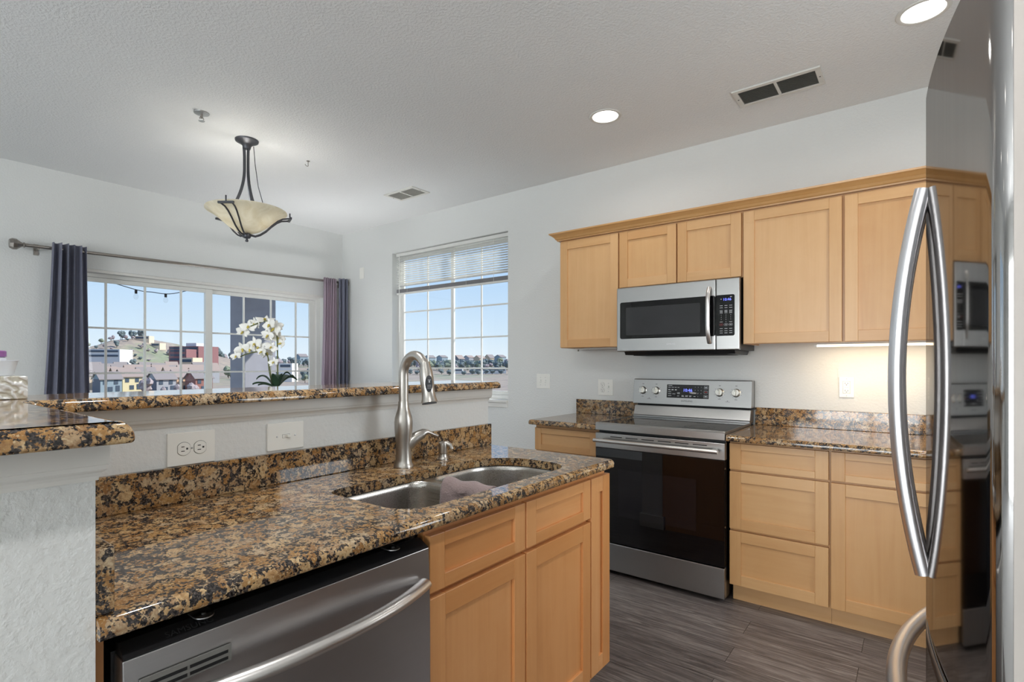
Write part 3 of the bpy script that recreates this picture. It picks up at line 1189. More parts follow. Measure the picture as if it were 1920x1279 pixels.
MB('brushed_nickel').lathe([(0.0, -0.025), (0.0170, -0.025), (0.0185, -0.012), (0.0225, 0.010), (0.0238, 0.030), (0.0228, 0.065), (0.0225, 0.080), (0.0250, 0.100), (0.0282, 0.110), (0.0288, 0.113), (0.0, 0.113)],
                           (hx, fy, hz), 28, axis=hd).build('spray_head', fa)
sp = [o for o in COL.objects if o.name == 'spray_head'][0]
MB('rubber_dark').lathe([(0.0, 0.0), (0.0245, 0.0), (0.0255, 0.004), (0.0, 0.005)], (hx + hd[0] * 0.1135, fy, hz - 0.1135), 24, axis=hd).build('nozzle', sp)
# oval two-button pad on the side of the head that faces the room
bp = MB('rubber_dark')
D = Vector((0.86, -0.50, 0)).normalized()
U = Vector((0, 0, 1))
Rr = D.cross(U) * -1
c0 = Vector((hx + 0.008, fy, hz - 0.048))
ring = lambda d, k: [tuple(c0 + D * (d - 0.004 * abs(cos(2 * pi * i / 28)) ** 2 * 1.0) + Rr * (0.0125 * k * cos(2 * pi * i / 28)) + U * (0.0285 * k * sin(2 * pi * i / 28))) for i in range(28)]
bp.rings([ring(0.008, 1), ring(0.0260, 1), ring(0.0275, 0.9)], None, True, True)
bp.build('spray_button', sp, label='dark oval button pad')
bi = MB('print_light')
c1 = c0 + D * 0.0278
q = lambda x0, x1, z0, z1: bi.add([tuple(c1 + Rr * x + U * z) for x, z in ((x0, z0), (x1, z0), (x1, z1), (x0, z1))], [(0, 1, 2, 3)])
q(-0.005, 0.005, 0.0125, 0.0140)
q(-0.002, 0.002, 0.004, 0.011)
for i in range(4):
    for j in range(3):
        q(-0.006 + i * 0.0034, -0.0045 + i * 0.0034, -0.016 + j * 0.005, -0.0138 + j * 0.005)
bi.build('button_marks', sp, label='pale spray pictograms')
# side lever
lv = MB('brushed_nickel')
ld = Vector((0.38, 0.93, 0)).normalized()
P0 = Vector((fx, fy, CT + 0.106))
lv.tube([P0 + ld * 0.004 + U * -0.040, P0 + ld * 0.022 + U * -0.022, P0 + ld * 0.045 + U * -0.005, P0 + ld * 0.062 + U * 0.003, P0 + ld * 0.068 + U * 0.005], [0.022, 0.024, 0.0205, 0.0185, 0.0180], 20)
lv.build('lever_hub', fa)
lv = MB('brushed_nickel')
lv.tube([P0 + ld * 0.0685 + U * 0.0052, P0 + ld * 0.077 + U * 0.011, P0 + ld * 0.088 + U * 0.013, P0 + ld * 0.100 + U * 0.009, P0 + ld * 0.114 + U * 0.001, P0 + ld * 0.128 + U * -0.004, P0 + ld * 0.134 + U * -0.004],
        [0.0176, 0.0165, 0.0135, 0.0095, 0.0085, 0.0100, 0.005], 16, ry=[0.0176, 0.015, 0.010, 0.0068, 0.0058, 0.0062, 0.003])
lv.build('lever', fa)
# soap dispenser
sx_, sy_ = 3.650, -2.136
so = thing('soap_dispenser', (sx_, sy_, CT), 'small brushed nickel soap dispenser beside the faucet', 'soap dispenser')
MB('brushed_nickel').lathe([(0.0, 0.0), (0.0215, 0.0), (0.0215, 0.003), (0.018, 0.007), (0.0165, 0.014), (0.0160, 0.021), (0.0, 0.022)], (sx_, sy_, CT + 0.0005), 28).build('base', so)
MB('brushed_nickel').lathe([(0.0, 0.0), (0.0160, 0.0), (0.0168, 0.006), (0.0165, 0.022), (0.0175, 0.032), (0.0165, 0.040), (0.010, 0.044), (0.0, 0.045)], (sx_, sy_, CT + 0.023), 28).build('pump', so)
MB('brushed_nickel').tube([(sx_, sy_, CT + 0.056), (sx_ + 0.014, sy_ + 0.008, CT + 0.060), (sx_ + 0.024, sy_ + 0.014, CT + 0.055), (sx_ + 0.030, sy_ + 0.018, CT + 0.040)],
                          [0.012, 0.011, 0.009, 0.008], 14).build('spout', so)


# ------------------------------------------------------------------ wall plates
def plate(label, plane, pos, a, z, w, h, items, cat='outlet'):
    """items: list of (kind, da, dz, rot) ; plane 'y' on back wall (faces -Y) or 'x' (faces +X)"""
    def Pn(u, v, d):
        return (a + u, pos - d, z + v) if plane == 'y' else (pos + d, a + u, z + v)
    root = thing('wall_plate', Pn(0, 0, 0), label, cat)

    def BB(mb, u0, u1, v0, v1, d0, d1, m=None):
        p, q_ = Pn(u0, v0, d0), Pn(u1, v1, d1)
        mb.box(p[0], q_[0], p[1], q_[1], p[2], q_[2], m)
    m = MB('white_plate')
    BB(m, -w / 2, w / 2, -h / 2, h / 2, 0.0005, 0.006)
    m.build('cover', root, 0.002)
    ax = (0, -1, 0) if plane == 'y' else (1, 0, 0)
    for kind, du, dv, hor in items:
        if kind == 'receptacle':
            m = MB('white_plate')
            prof = []
            n = 24
            for i in range(n):
                t = 2 * pi * i / n
                u, v = 0.0172 * cos(t), 0.0172 * sin(t)
                lim = 0.0140
                if hor:
                    u = max(-lim - 0.001, min(lim + 0.001, u))
                else:
                    v = max(-lim - 0.001, min(lim + 0.001, v))
                prof.append((u, v))
            m.rings([[Pn(du + u, dv + v, 0.0055) for u, v in prof], [Pn(du + u, dv + v, 0.0085) for u, v in prof]], None, True, False)
            rc = m.build('receptacle', root, 0.0006)
            s = MB('slot_dark')
            for (u0, v0, hw, hh) in ((-0.0058, 0.003, 0.0011, 0.0044), (0.0058, 0.003, 0.0011, 0.0038), (0.0, -0.0075, 0.0024, 0.0024)):
                if hor:
                    u0, v0, hw, hh = -v0, u0, hh, hw
                BB(s, du + u0 - hw, du + u0 + hw, dv + v0 - hh, dv + v0 + hh, 0.0083, 0.0088)
            s.build('slots', rc)
            ro = MB('seam_grey')
            ro.rings([[Pn(du + u * 1.07, dv + v * 1.07, 0.0052) for u, v in prof], [Pn(du + u * 1.07, dv + v * 1.07, 0.0063) for u, v in prof]], None, True, False)
            ro.build('outline', rc)
        elif kind == 'toggle':
            m = MB('white_plate')
            hw, hh = (0.0118, 0.0050) if hor else (0.0050, 0.0118)
            BB(m, du - hw, du + hw, dv - hh, dv + hh, 0.0055, 0.0068)
            tg = m.build('toggle', root)
            lv_ = MB('white_plate')
            if hor:
                BB(lv_, du + 0.000, du + 0.010, dv - 0.0038, dv + 0.0038, 0.0065, 0.017)
            else:
                BB(lv_, du - 0.0038, du + 0.0038, dv - 0.001, dv + 0.0095, 0.0065, 0.017)
            lv_.build('toggle_lever', tg, 0.001)
            so_ = MB('seam_grey')
            BB(so_, du - hw - 0.0008, du + hw + 0.0008, dv - hh - 0.0008, dv + hh + 0.0008, 0.0054, 0.0062)
            so_.build('slot', tg)
        elif kind == 'gfci':
            m = MB('white_plate')
            BB(m, du - 0.0165, du + 0.0165, dv - 0.0335, dv + 0.0335, 0.0055, 0.0085)
            rc = m.build('receptacle', root, 0.001)
            s = MB('slot_dark')
            for o_ in (0.019, -0.022):
                s = MB('slot_dark')
                BB(s, du - 0.007, du - 0.005, dv + o_, dv + o_ + 0.008, 0.0083, 0.0088)
                BB(s, du + 0.005, du + 0.007, dv + o_, dv + o_ + 0.007, 0.0083, 0.0088)
                BB(s, du - 0.002, du + 0.002, dv + o_ - 0.007, dv + o_ - 0.003, 0.0083, 0.0088)
                s.build('slots', rc)
            s = MB('seam_grey')
            BB(s, du - 0.0175, du + 0.0175, dv - 0.0345, dv + 0.0345, 0.0054, 0.0063)
            s.build('outline', rc)
            s = MB('white_trim')
            BB(s, du - 0.010, du - 0.001, dv - 0.003, dv + 0.003, 0.0083, 0.0098)
            BB(s, du + 0.001, du + 0.010, dv - 0.003, dv + 0.003, 0.0083, 0.0098)
            s.build('test_buttons', rc)
        elif kind == 'screw':
            MB('aluminium').lathe([(0, 0.0), (0.0028, 0.0), (0.0024, 0.0014), (0, 0.0016)], Pn(du, dv, 0.0058), 10, axis=ax).build('screw', root)
    return root


plate('white horizontal double outlet on the pony wall, left of the toggle switch', 'x', 3.535, -2.992, 1.0475, 0.121, 0.088, [('receptacle', -0.0205, 0, 1), ('receptacle', 0.0205, 0, 1), ('screw', 0, 0, 0)])
plate('white horizontal toggle switch plate on the pony wall left of the faucet', 'x', 3.535, -2.719, 1.051, 0.121, 0.084, [('toggle', 0, 0, 1), ('screw', -0.030, 0, 0), ('screw', 0.030, 0, 0)], 'light switch')
plate('white double toggle switch plate on the wall between window and cabinets', 'y', 0, 2.705, 1.136, 0.126, 0.117, [('toggle', -0.023, 0, 0), ('toggle', 0.023, 0, 0)] + [('screw', u, v, 0) for u in (-0.023, 0.023) for v in (-0.03, 0.03)], 'light switch')
plate('white plate with outlet and toggle above the short worktop left of the range', 'y', 0, 3.259, 1.101, 0.122, 0.118, [('receptacle', -0.025, 0.0205, 0), ('receptacle', -0.025, -0.0205, 0), ('toggle', 0.025, 0, 0), ('screw', -0.025, 0, 0), ('screw', 0.025, 0.03, 0), ('screw', 0.025, -0.03, 0)])
plate('white outlet with test buttons on the warmly lit wall right of the range', 'y', 0, 4.759, 1.142, 0.072, 0.116, [('gfci', 0, 0, 0), ('screw', 0, 0.048, 0), ('screw', 0, -0.048, 0)])
plate('blank white plate high on the back wall above the curtain rod end', 'y', 0, 0.358, 2.262, 0.075, 0.122, [], 'wall plate')

# ------------------------------------------------------------------ range
RX0, RX1, RF = 3.5245, 4.2805, -0.666
rg = thing('range', (3.9, -0.33, 0), 'stainless steel electric range with black oven glass and four knobs', 'stove')
rb = MB('black_plastic').box(RX0 + 0.004, RX1 - 0.004, -0.622, -0.03, 0.028, 0.900)
rb.build('body', rg)
for x, y in ((RX0 + 0.04, -0.58), (RX1 - 0.04, -0.58), (RX0 + 0.04, -0.08), (RX1 - 0.04, -0.08)):
    MB('black_plastic').lathe([(0, 0), (0.018, 0), (0.018, 0.012), (0.010, 0.0275), (0, 0.0275)], (x, y, 0), 14).build('leg', rg)
ck = bx('cooktop', (RX0 + 0.006, RX1 - 0.006, -0.640, -0.100, 0.9005, 0.9125), 'cooktop_glass', rg, 0.002)
for x, y, r in ((3.72, -0.47, 0.105), (4.09, -0.47, 0.085), (3.72, -0.22, 0.075), (4.09, -0.22, 0.095)):
    br = MB('burner_ring')
    for q_ in (1.0, 0.66):
        n = 40
        a, b = r * q_, r * q_ - 0.0025
        o = len(br.v)
        br.add([(x + k * cos(2 * pi * i / n), y + k * sin(2 * pi * i / n), 0.9128) for k in (a, b) for i in range(n)],
               [(i, (i + 1) % n, n + (i + 1) % n, n + i) for i in range(n)])
    br.build('burner_ring', ck, label='faint grey burner circles')
fr = MB('stainless')
fr.prism([(-0.667, 0.872), (-0.667, 0.908), (-0.660, 0.917), (-0.641, 0.9175), (-0.641, 0.872)], 'x', RX0, RX1)
fr.build('front_lip', rg, 0.001)
for x in (RX0, RX1 - 0.0055):
    MB('stainless').box(x, x + 0.0055, -0.6405, -0.10, 0.895, 0.9145).build('side_trim', rg)
# oven door
dz0, dz1, db = 0.200, 0.855, 0.765
od = MB('stainless')
od.box(RX0, RX1, RF, -0.6225, db, dz1, 'stainless')
dr_ = od.build('oven_door', rg, 0.003)
MB('black_glass').box(RX0 + 0.001, RX1 - 0.001, RF + 0.001, -0.6225, dz0, db - 0.0006).build('door_glass', dr_, 0.002)
MB('oven_window').box(RX0 + 0.15, RX1 - 0.15, RF + 0.0004, RF + 0.0012, 0.365, 0.645).build('window', dr_)
hd_ = MB('pull_steel')
hd_.tube([(RX0 + 0.014, -0.716, 0.8145), (RX1 - 0.022, -0.716, 0.8145)], 0.0150, 20, ry=0.0115)
for x in (RX0 + 0.040, RX1 - 0.048):
    hd_.box(x - 0.012, x + 0.012, -0.712, RF, 0.806, 0.823)
hd_.build('handle', dr_, 0.001)
sl_ = MB('dark_cavity')
for i in range(6):
    x = RX0 + 0.10 + i * 0.098
    sl_.box(x, x + 0.075, RF - 0.0006, RF + 0.002, 0.8335, 0.8385)
sl_.build('vent_slots', dr_)
dw_ = MB('stainless')
dw_.box(RX0 + 0.002, RX1 - 0.002, RF + 0.002, -0.6225, 0.030, 0.193)
dw_.build('storage_drawer', rg, 0.004)
# sloped riser and control backguard
rs = MB('stainless')
rs.prism([(-0.118, 0.9128), (-0.118, 0.924), (-0.112, 0.928), (-0.088, 0.990), (-0.030, 0.990), (-0.030, 0.9128)], 'x', RX0 + 0.004, RX1 - 0.004)
rs.build('riser', rg, 0.001)
MB('dark_cavity').box(RX0 + 0.02, RX1 - 0.02, -0.080, -0.032, 0.9905, 1.0035).build('vent_gap', rg)
bgp = MB('stainless')
YB0, YB1, Z0, Z1 = -0.108, -0.086, 1.004, 1.172
bgp.prism([(YB0, Z0), (YB1, Z1 - 0.004), (YB1 + 0.006, Z1), (-0.032, Z1), (-0.032, Z0)], 'x', RX0 - 0.003, RX1 + 0.003)
bg = bgp.build('backguard', rg, 0.002)
bc = MB('black_plastic')
bc.box(RX0 - 0.003, RX1 + 0.003, -0.0315, -0.022, 0.99, Z1 - 0.002)
bc.build('backguard_cover', rg)
tilt = Vector((0, YB1 - YB0, Z1 - 0.004 - Z0)).normalized()
nrm = Vector((0, -tilt.z, tilt.y))
UX = Vector((1, 0, 0))


def bgpt(x, z, d=0.0):
    p = Vector((x, YB0, Z0)) + tilt * ((z - Z0) / tilt.z)
    return p + nrm * d


def bgquad(mb, x0, x1, z0, z1, d, m=None):
    mb.add([tuple(bgpt(x, z, d)) for x, z in ((x0, z0), (x1, z0), (x1, z1), (x0, z1))], [(0, 1, 2, 3)], m)


dsp = MB('black_glass')
a = [tuple(bgpt(x, z, 0.0001)) for x, z in ((3.758, 1.050), (4.030, 1.050), (4.030, 1.138), (3.758, 1.138))]
b = [tuple(Vector(p) + nrm * 0.0016) for p in a]
dsp.hexa(a, b)
ds = dsp.build('control_display', bg)
MB('clock_blue').text('10:46', bgpt(3.896, 1.101, 0.0022), UX, tilt, 0.028).build('clock_digits', ds, label='glowing blue clock digits')
kp = MB('print_light')
for i, s in enumerate('123456789'):
    kp.text(s, bgpt(3.944 + 0.019 * (i % 3), 1.123 - 0.020 * (i // 3), 0.0022), UX, tilt, 0.0085)
kp.text('0', bgpt(3.963, 1.063, 0.0022), UX, tilt, 0.0085)
for x, z, w_ in ((3.767, 1.131, .026), (3.767, 1.119, .017), (3.789, 1.119, .017), (3.811, 1.119, .012), (3.829, 1.119, .012), (3.767, 1.105, .014), (3.767, 1.101, .014), (3.789, 1.105, .014), (3.789, 1.101, .014),
                 (3.812, 1.105, .012), (3.812, 1.101, .012), (3.767, 1.089, .020), (3.767, 1.076, .022), (3.796, 1.076, .020), (3.767, 1.063, .022), (3.828, 1.084, .018), (3.828, 1.078, .018), (3.828, 1.063, .014),
                 (3.858, 1.066, .014), (3.858, 1.061, .016), (3.882, 1.066, .018), (3.882, 1.061, .016), (3.908, 1.066, .014), (3.908, 1.061, .013), (3.936, 1.063, .012)):
    bgquad(kp, x, x + w_, z - 0.0014, z + 0.0014, 0.0022)
for z in (1.122, 1.093, 1.065):
    for (x0, x1, z0, z1) in ((4.000, 4.024, z + 0.0075, z + 0.0085), (4.000, 4.024, z - 0.0085, z - 0.0075), (4.000, 4.001, z - 0.0075, z + 0.0075), (4.023, 4.024, z - 0.0075, z + 0.0075)):
        bgquad(kp, x0, x1, z0, z1, 0.0022)
    bgquad(kp, 4.005, 4.019, z - 0.003, z + 0.003, 0.0022, 'print_red' if z == 1.093 else 'print_light')
kp.build('keypad_print', ds)
MB('print_dark').text('SAMSUNG', bgpt(3.892, 1.031, 0.0006), UX, tilt, 0.0165).build('lettering', bg, label='dark maker lettering')
for kx in (3.590, 3.684, 4.096, 4.194):
    c0 = bgpt(kx, 1.094, 0.0002)
    kn = MB('knob_metal')
    kn.lathe([(0, 0), (0.0265, 0), (0.0265, 0.003), (0.0235, 0.006), (0.0225, 0.020), (0.0205, 0.0225), (0, 0.0225)], c0, 32, axis=nrm)
    k_ = kn.build('knob', rg)
    g = MB('knob_metal')
    c1 = Vector(c0) + nrm * 0.0226
    u1, u2 = UX, tilt
    a = [c1 + u1 * x + u2 * z for x, z in ((-0.0065, -0.0215), (0.0065, -0.0215), (0.0065, 0.0215), (-0.0065, 0.0215))]
    b = [c1 + nrm * 0.010 + u1 * x + u2 * z for x, z in ((-0.005, -0.020), (0.005, -0.020), (0.005, 0.020), (-0.005, 0.020))]
    g.hexa([tuple(p) for p in a], [tuple(p) for p in b])
    g.build('grip', k_, 0.0012)
    pm = MB('print_dark')
    pm.add([tuple(c1 + nrm * 0.0104 + u1 * x + u2 * z) for x, z in ((-0.0012, 0.006), (0.0012, 0.006), (0.0012, 0.0185), (-0.0012, 0.0185))], [(0, 1, 2, 3)])
    pm.build('pointer', k_)
pk = MB('print_dark')
for kx in (3.590, 3.684, 4.096, 4.194):
    for i in range(9):
        t = radians(-220 + i * 32.5)
        if i in (3, 4, 5, 6):
            pass
        x, z = kx + 0.0335 * cos(t), 1.094 - 0.0335 * sin(t) * -1
        bgquad(pk, x - 0.0016, x + 0.0016, z - 0.0012, z + 0.0012, 0.0007)
    bgquad(pk, kx - 0.006, kx + 0.006, 1.094 + 0.042, 1.094 + 0.0450, 0.0007)
    bgquad(pk, kx - 0.008, kx + 0.008, 1.094 - 0.043, 1.094 - 0.0405, 0.0007)
for x in (3.637, 4.145):
    bgquad(pk, x - 0.014, x + 0.014, 1.036, 1.0375, 0.0007)
    bgquad(pk, x - 0.0025, x + 0.0025, 1.040, 1.044, 0.0007)
pk.build('dial_marks', bg)

# ------------------------------------------------------------------ microwave
MX0, MX1, MF = 3.5245, 4.2800, -0.371
mw = thing('microwave', (3.9, -0.18, 1.33), 'stainless over-the-range microwave with black glass door under the short cabinet', 'microwave')
mb = MB('black_plastic')
mb.box(MX0 + 0.003, MX1 - 0.003, -0.330, -0.003, 1.356, 1.772)
mb.prism([(-0.330, 1.3555), (-0.352, 1.3555), (-0.335, 1.334), (-0.06, 1.330), (-0.02, 1.3555)], 'x', MX0 + 0.045, MX1 - 0.03)
mb.build('body', mw)
d = MB('stainless')
wz0, wz1 = 1.438, 1.676
d.box(MX0, 4.1485, MF, -0.3305, 1.356, 1.772)
md = d.build('door', mw, 0.006, 3)
g = MB('black_glass')
gp = rrect(3.549, 4.1480, wz0, wz1, 0.012, 4)
g.prism(gp, 'y', MF - 0.0012, MF + 0.0)
g.build('door_glass', md)
g = MB('microwave_window')
g.prism(rrect(3.590, 4.062, 1.461, 1.640, 0.006, 3), 'y', MF - 0.0018, MF - 0.0013)
g.build('window', md)
hp = []
for i in range(17):
    s = i / 16
    hp.append((4.118, MF - 0.010 - 0.036 * (1 - (2 * s - 1) ** 4), 1.398 + 0.325 * s))
MB('pull_steel').tube(hp, [0.0125] * 17, 16, ry=[0.010] * 17).build('handle', md)
MB('print_light').text('SAMSUNG', (3.885, MF - 0.0006, 1.398), (1, 0, 0), (0, 0, 1), 0.012).build('lettering', md, label='pale maker lettering')
p = MB('stainless')
p.box(4.1515, MX1, MF, -0.3305, 1.356, 1.772)
mp_ = p.build('control_panel', mw, 0.006, 3)
g = MB('black_glass')
g.prism(rrect(4.1520, 4.255, wz0, wz1, 0.010, 4), 'y', MF - 0.0012, MF)
kg = g.build('keypad_glass', mp_)
MB('clock_blue').text('10:46', (4.214, MF - 0.0016, 1.648), (1, 0, 0), (0, 0, 1), 0.021).build('clock_digits', kg, label='glowing blue clock digits')
kp = MB('print_light')
yk = MF - 0.0016


def mq(x0, x1, z0, z1, m=None):
    kp.add([(x0, yk, z0), (x1, yk, z0), (x1, yk, z1), (x0, yk, z1)], [(0, 1, 2, 3)], m)


mq(4.178, 4.184, 1.650, 1.653)
mq(4.230, 4.240, 1.661, 1.664)
for zz in (1.613, 1.601, 1.585, 1.578, 1.571, 1.480, 1.467, 1.455):
    for i in range(3):
        mq(4.174 + 0.026 * i, 4.190 + 0.026 * i, zz - 0.0012, zz + 0.0012)
for i, s in enumerate('123456789'):
    kp.text(s, (4.182 + 0.026 * (i % 3), yk, 1.558 - 0.0125 * (i // 3)), (1, 0, 0), (0, 0, 1), 0.0075)
kp.text('0', (4.208, yk, 1.519), (1, 0, 0), (0, 0, 1), 0.0075)
mq(4.174, 4.190, 1.518, 1.520)
mq(4.226, 4.242, 1.518, 1.520)
for i, m in ((0, 'print_red'), (1, 'print_light'), (2, 'print_light')):
    x = 4.182 + 0.026 * i
    pts_ = [(x + 0.011 * cos(2 * pi * k / 20), 1.503 + 0.0075 * sin(2 * pi * k / 20)) for k in range(20)]
    pi_ = [(x + 0.0102 * cos(2 * pi * k / 20), 1.503 + 0.0067 * sin(2 * pi * k / 20)) for k in range(20)]
    kp.add([(a_, yk, b_) for a_, b_ in pts_ + pi_], [(k, (k + 1) % 20, 20 + (k + 1) % 20, 20 + k) for k in range(20)], m)
    mq(x - 0.005, x + 0.005, 1.5015, 1.5045, m)
kp.build('keypad_print', kg)
gr = MB('dark_cavity')
gr.box(3.62, 4.20, -0.32, -0.07, 1.3285, 1.3335)
gr.build('underside_grille', mw)

# ------------------------------------------------------------------ dishwasher
DX = 4.162
dw = thing('dishwasher', (3.85, -3.02, 0), 'stainless steel dishwasher with bowed handle under the peninsula worktop', 'dishwasher')
MB('black_plastic').box(3.57, 4.118, -3.336, -2.75, 0.05, 0.838).build('body', dw)
MB('black_plastic').box(3.70, 4.06, -3.33, -2.71, 0.0, 0.0495).build('toe_kick', dw)
DWY0, DWY1 = -3.332, -2.706
tp = MB('black_plastic')
tp.prism([(4.1185, 0.8345), (4.1185, 0.852), (4.128, 0.852), (DX - 0.006, 0.8365), (DX - 0.006, 0.8345)], 'y', DWY0 + 0.002, DWY1 - 0.002)
tpo = tp.build('control_strip', dw)
pf = []
for i in range(13):
    s = i / 12
    z = 0.11 + (0.834 - 0.11) * s
    pf.append((DX - 0.006 * (2 * s - 1) ** 4, z))
pn = MB('stainless_y')
pn.prism([(4.1185, 0.11)] + pf + [(4.1185, 0.834)], 'y', DWY0, DWY1)
po = pn.build('door', dw, 0.0015)
hp, N = [], 28
for i in range(N + 1):
    s = i / N
    hp.append((DX + 0.010 + 0.050 * (1 - abs(2 * s - 1) ** 2.3), -3.315 + 0.582 * s, 0.760))
MB('pull_steel').tube(hp, [0.0165] * (N + 1), 20, ry=[0.0125] * (N + 1)).build('handle', po)
vn = MB('seam_grey')
vn.box(DX - 0.003, DX + 0.0008, -3.312, -3.176, 0.7725, 0.8005)
vo = vn.build('vent_plate', po, 0.0006)
vs_ = MB('dark_cavity')
for z in (0.779, 0.790):
    for a, b in ((-3.306, -3.246), (-3.242, -3.182)):
        vs_.box(DX, DX + 0.0012, a, b, z - 0.0026, z + 0.0026)
vs_.build('vent_slots', vo)
MB('print_dark').text('SAMSUNG', (4.145, -3.235, 0.8455), (0, 1, 0), unit((-0.9, 0, 0.44)), 0.016).build('lettering', tpo, label='black maker lettering')
for y in (-3.21, -2.80):
    m = MB('aluminium')
    m.lathe([(0, 0), (0.016, 0), (0.016, 0.002), (0, 0.002)], (4.136, y, 0.8525), 18)
    m.box(4.112, 4.136, y - 0.016, y + 0.016, 0.8525, 0.8545)
    to = m.build('mounting_tab', dw)
    MB('slot_dark').lathe([(0, 0), (0.004, 0), (0.003, 0.0025), (0, 0.0025)], (4.136, y, 0.8550), 10).build('screw', to)

# ------------------------------------------------------------------ refrigerator
YC = -2.30
rf = thing('refrigerator', (5.55, YC, 0), 'glossy stainless French door refrigerator with bowed handles at the right edge', 'refrigerator')
MB('seam_grey').box(5.215, 5.93, -2.742, -1.858, 0.03, 1.745).build('body', rf)
for x in (5.30, 5.86):
    for y in (-2.68, -1.92):
        MB('black_plastic').lathe([(0, 0), (0.02, 0), (0.02, 0.0295), (0, 0.0295)], (x, y, 0), 12).build('foot', rf)


def front_x(d):
    return 5.0845 + 0.035 * d + 0.21 * d * d


def door_plan(sgn, d0, d1, back=5.208):
    pts = []
    n = 26
    for i in range(n + 1):
        d = d0 + (d1 - 0.012 - d0) * i / n
        pts.append((front_x(d), YC + sgn * d))
    xe = front_x(d1 - 0.012)
    for i in range(1, 8):
        a = radians(90) * i / 7
        pts.append((xe + 0.013 * (1 - cos(a)) + 0.004 * sin(a), YC + sgn * (d1 - 0.012 + 0.012 * sin(a))))
    pts.append((back, YC + sgn * d1))
    pts.append((back, YC + sgn * d0))
    if sgn < 0:
        pts = pts[::-1]
    return pts


def fdoor(name, plan, z0, z1, lab=None):
    mb = MB('fridge_steel')
    n = 0.004
    mb.rings([[(x, y, z) for x, y in plan] for z in (z0, z1)], None, True, True)
    return mb.build(name, rf, 0.0025, 2, sharp=40, label=lab)


nd = fdoor('door', door_plan(-1, 0.003, 0.452), 0.797, 1.780)
fd = fdoor('door', door_plan(1, 0.003, 0.452), 0.797, 1.780)
plan = door_plan(-1, 0.0, 0.452)[1:-1]
plan2 = door_plan(1, 0.0, 0.452)
full = [(front_x(abs(d)), YC + d) for d in [-(0.440) + 0.88 * i / 60 for i in range(61)]]
xe = front_x(0.44)
rd = [(xe + 0.013 * (1 - cos(radians(90) * i / 7)) + 0.004 * sin(radians(90) * i / 7), 0.440 + 0.012 * sin(radians(90) * i / 7)) for i in range(1, 8)]
poly = [(5.208, YC - 0.452)] + [(x, YC - y) for x, y in rd[::-1]] + full + [(x, YC + y) for x, y in rd] + [(5.208, YC + 0.452)]
fz = MB('fridge_steel')
fz.rings([[(x, y, z) for x, y in poly] for z in (0.075, 0.787)], None, True, True)
fzo = fz.build('freezer_drawer', rf, 0.0025, 2, sharp=40)
bx('side_cap', (5.158, 5.2075, YC - 0.4545, YC - 0.4522, 0.80, 1.777), 'fridge_side', nd, label='beige grey door edge')
bx('side_cap', (5.158, 5.2075, YC - 0.4545, YC - 0.4522, 0.078, 0.784), 'fridge_side', fzo, label='beige grey drawer edge')
gk = MB('seam_grey').box(5.2085, 5.2145, -2.738, -1.862, 0.09, 1.74)
gk.build('gasket', rf)
for sgn, par in ((-1, nd), (1, fd)):
    hp = []
    N = 30
    for i in range(N + 1):
        s = i / N
        off = 0.0035 + 0.040 * (1 - (2 * s - 1) ** 2)
        hp.append((5.0845 - off, YC + sgn * 0.040, 0.885 + 0.712 * s))
    MB('handle_steel').tube(hp, [0.0135] * (N + 1), 24, ry=[0.0135] * (N + 1), up=(0, 1, 0)).build('handle', par)
hp = []
N = 40
for i in range(N + 1):
    s = i / N
    q_ = (2 * s - 1) ** 2
    hp.append((5.040 + 0.075 * q_, YC - 0.385 + 0.77 * s, 0.680))
MB('handle_steel').tube(hp, [0.0165] * (N + 1), 24, ry=[0.0145] * (N + 1)).build('handle', fzo)
for s_ in (-1, 1):
    bx('hinge_cover', (5.20, 5.30, YC + s_ * 0.40 - 0.03, YC + s_ * 0.40 + 0.03, 1.7455, 1.770), 'seam_grey', rf, 0.004)

# ------------------------------------------------------------------ cabinet lights
def bar_light(x0, x1, lit, label):
    r_ = thing('cabinet_light', ((x0 + x1) / 2, -0.2, 1.37), label, 'cabinet light', 'slim lights under the wall cabinets')
    bx('housing', (x0, x1, -0.225, -0.175, 1.3805, 1.3885), 'white_trim', r_, 0.002)
    MB('tube_glow' if lit else 'clear_glass').tube([(x0 + 0.015, -0.200, 1.3745), (x1 - 0.015, -0.200, 1.3745)], 0.0055, 12).build('tube', r_)
    for x in (x0 + 0.003, x1 - 0.015):
        bx('end_cap', (x, x + 0.012, -0.212, -0.188, 1.3675, 1.3803), 'white_trim', r_)
    return r_


bar_light(3.125, 3.490, False, 'unlit slim white light under the narrow cabinet left of the microwave')
bar_light(4.625, 5.180, True, 'glowing slim light tube under the wide wall cabinet right of the microwave')
area_light('cabinet_tube_light', (4.90, -0.20, 1.366), (4.90, -0.12, 0.9), 0.52, 0.02, 1.5, (1.0, 0.78, 0.50))

# ------------------------------------------------------------------ ceiling things
def can(x, y, label, power, grp='recessed ceiling lights', spread=160):
    r_ = thing('recessed_light', (x, y, H), label, 'ceiling light', grp)
    MB('vent_white').lathe([(0.0745, -0.0005), (0.0745, -0.004), (0.080, -0.0065), (0.090, -0.005), (0.0935, -0.0005)], (x, y, H), 40, caps=False).build('trim_ring', r_)
    MB('lamp_face').lathe([(0, -0.0012), (0.0735, -0.0012), (0.0735, -0.0005), (0, -0.0005)], (x, y, H), 40).build('lens', r_)
    area_light('recessed_lamp', (x, y, H - 0.0075), (x, y, 0), 0.142, 0.142, power, (1.0, 0.995, 0.985), 'DISK', spread)


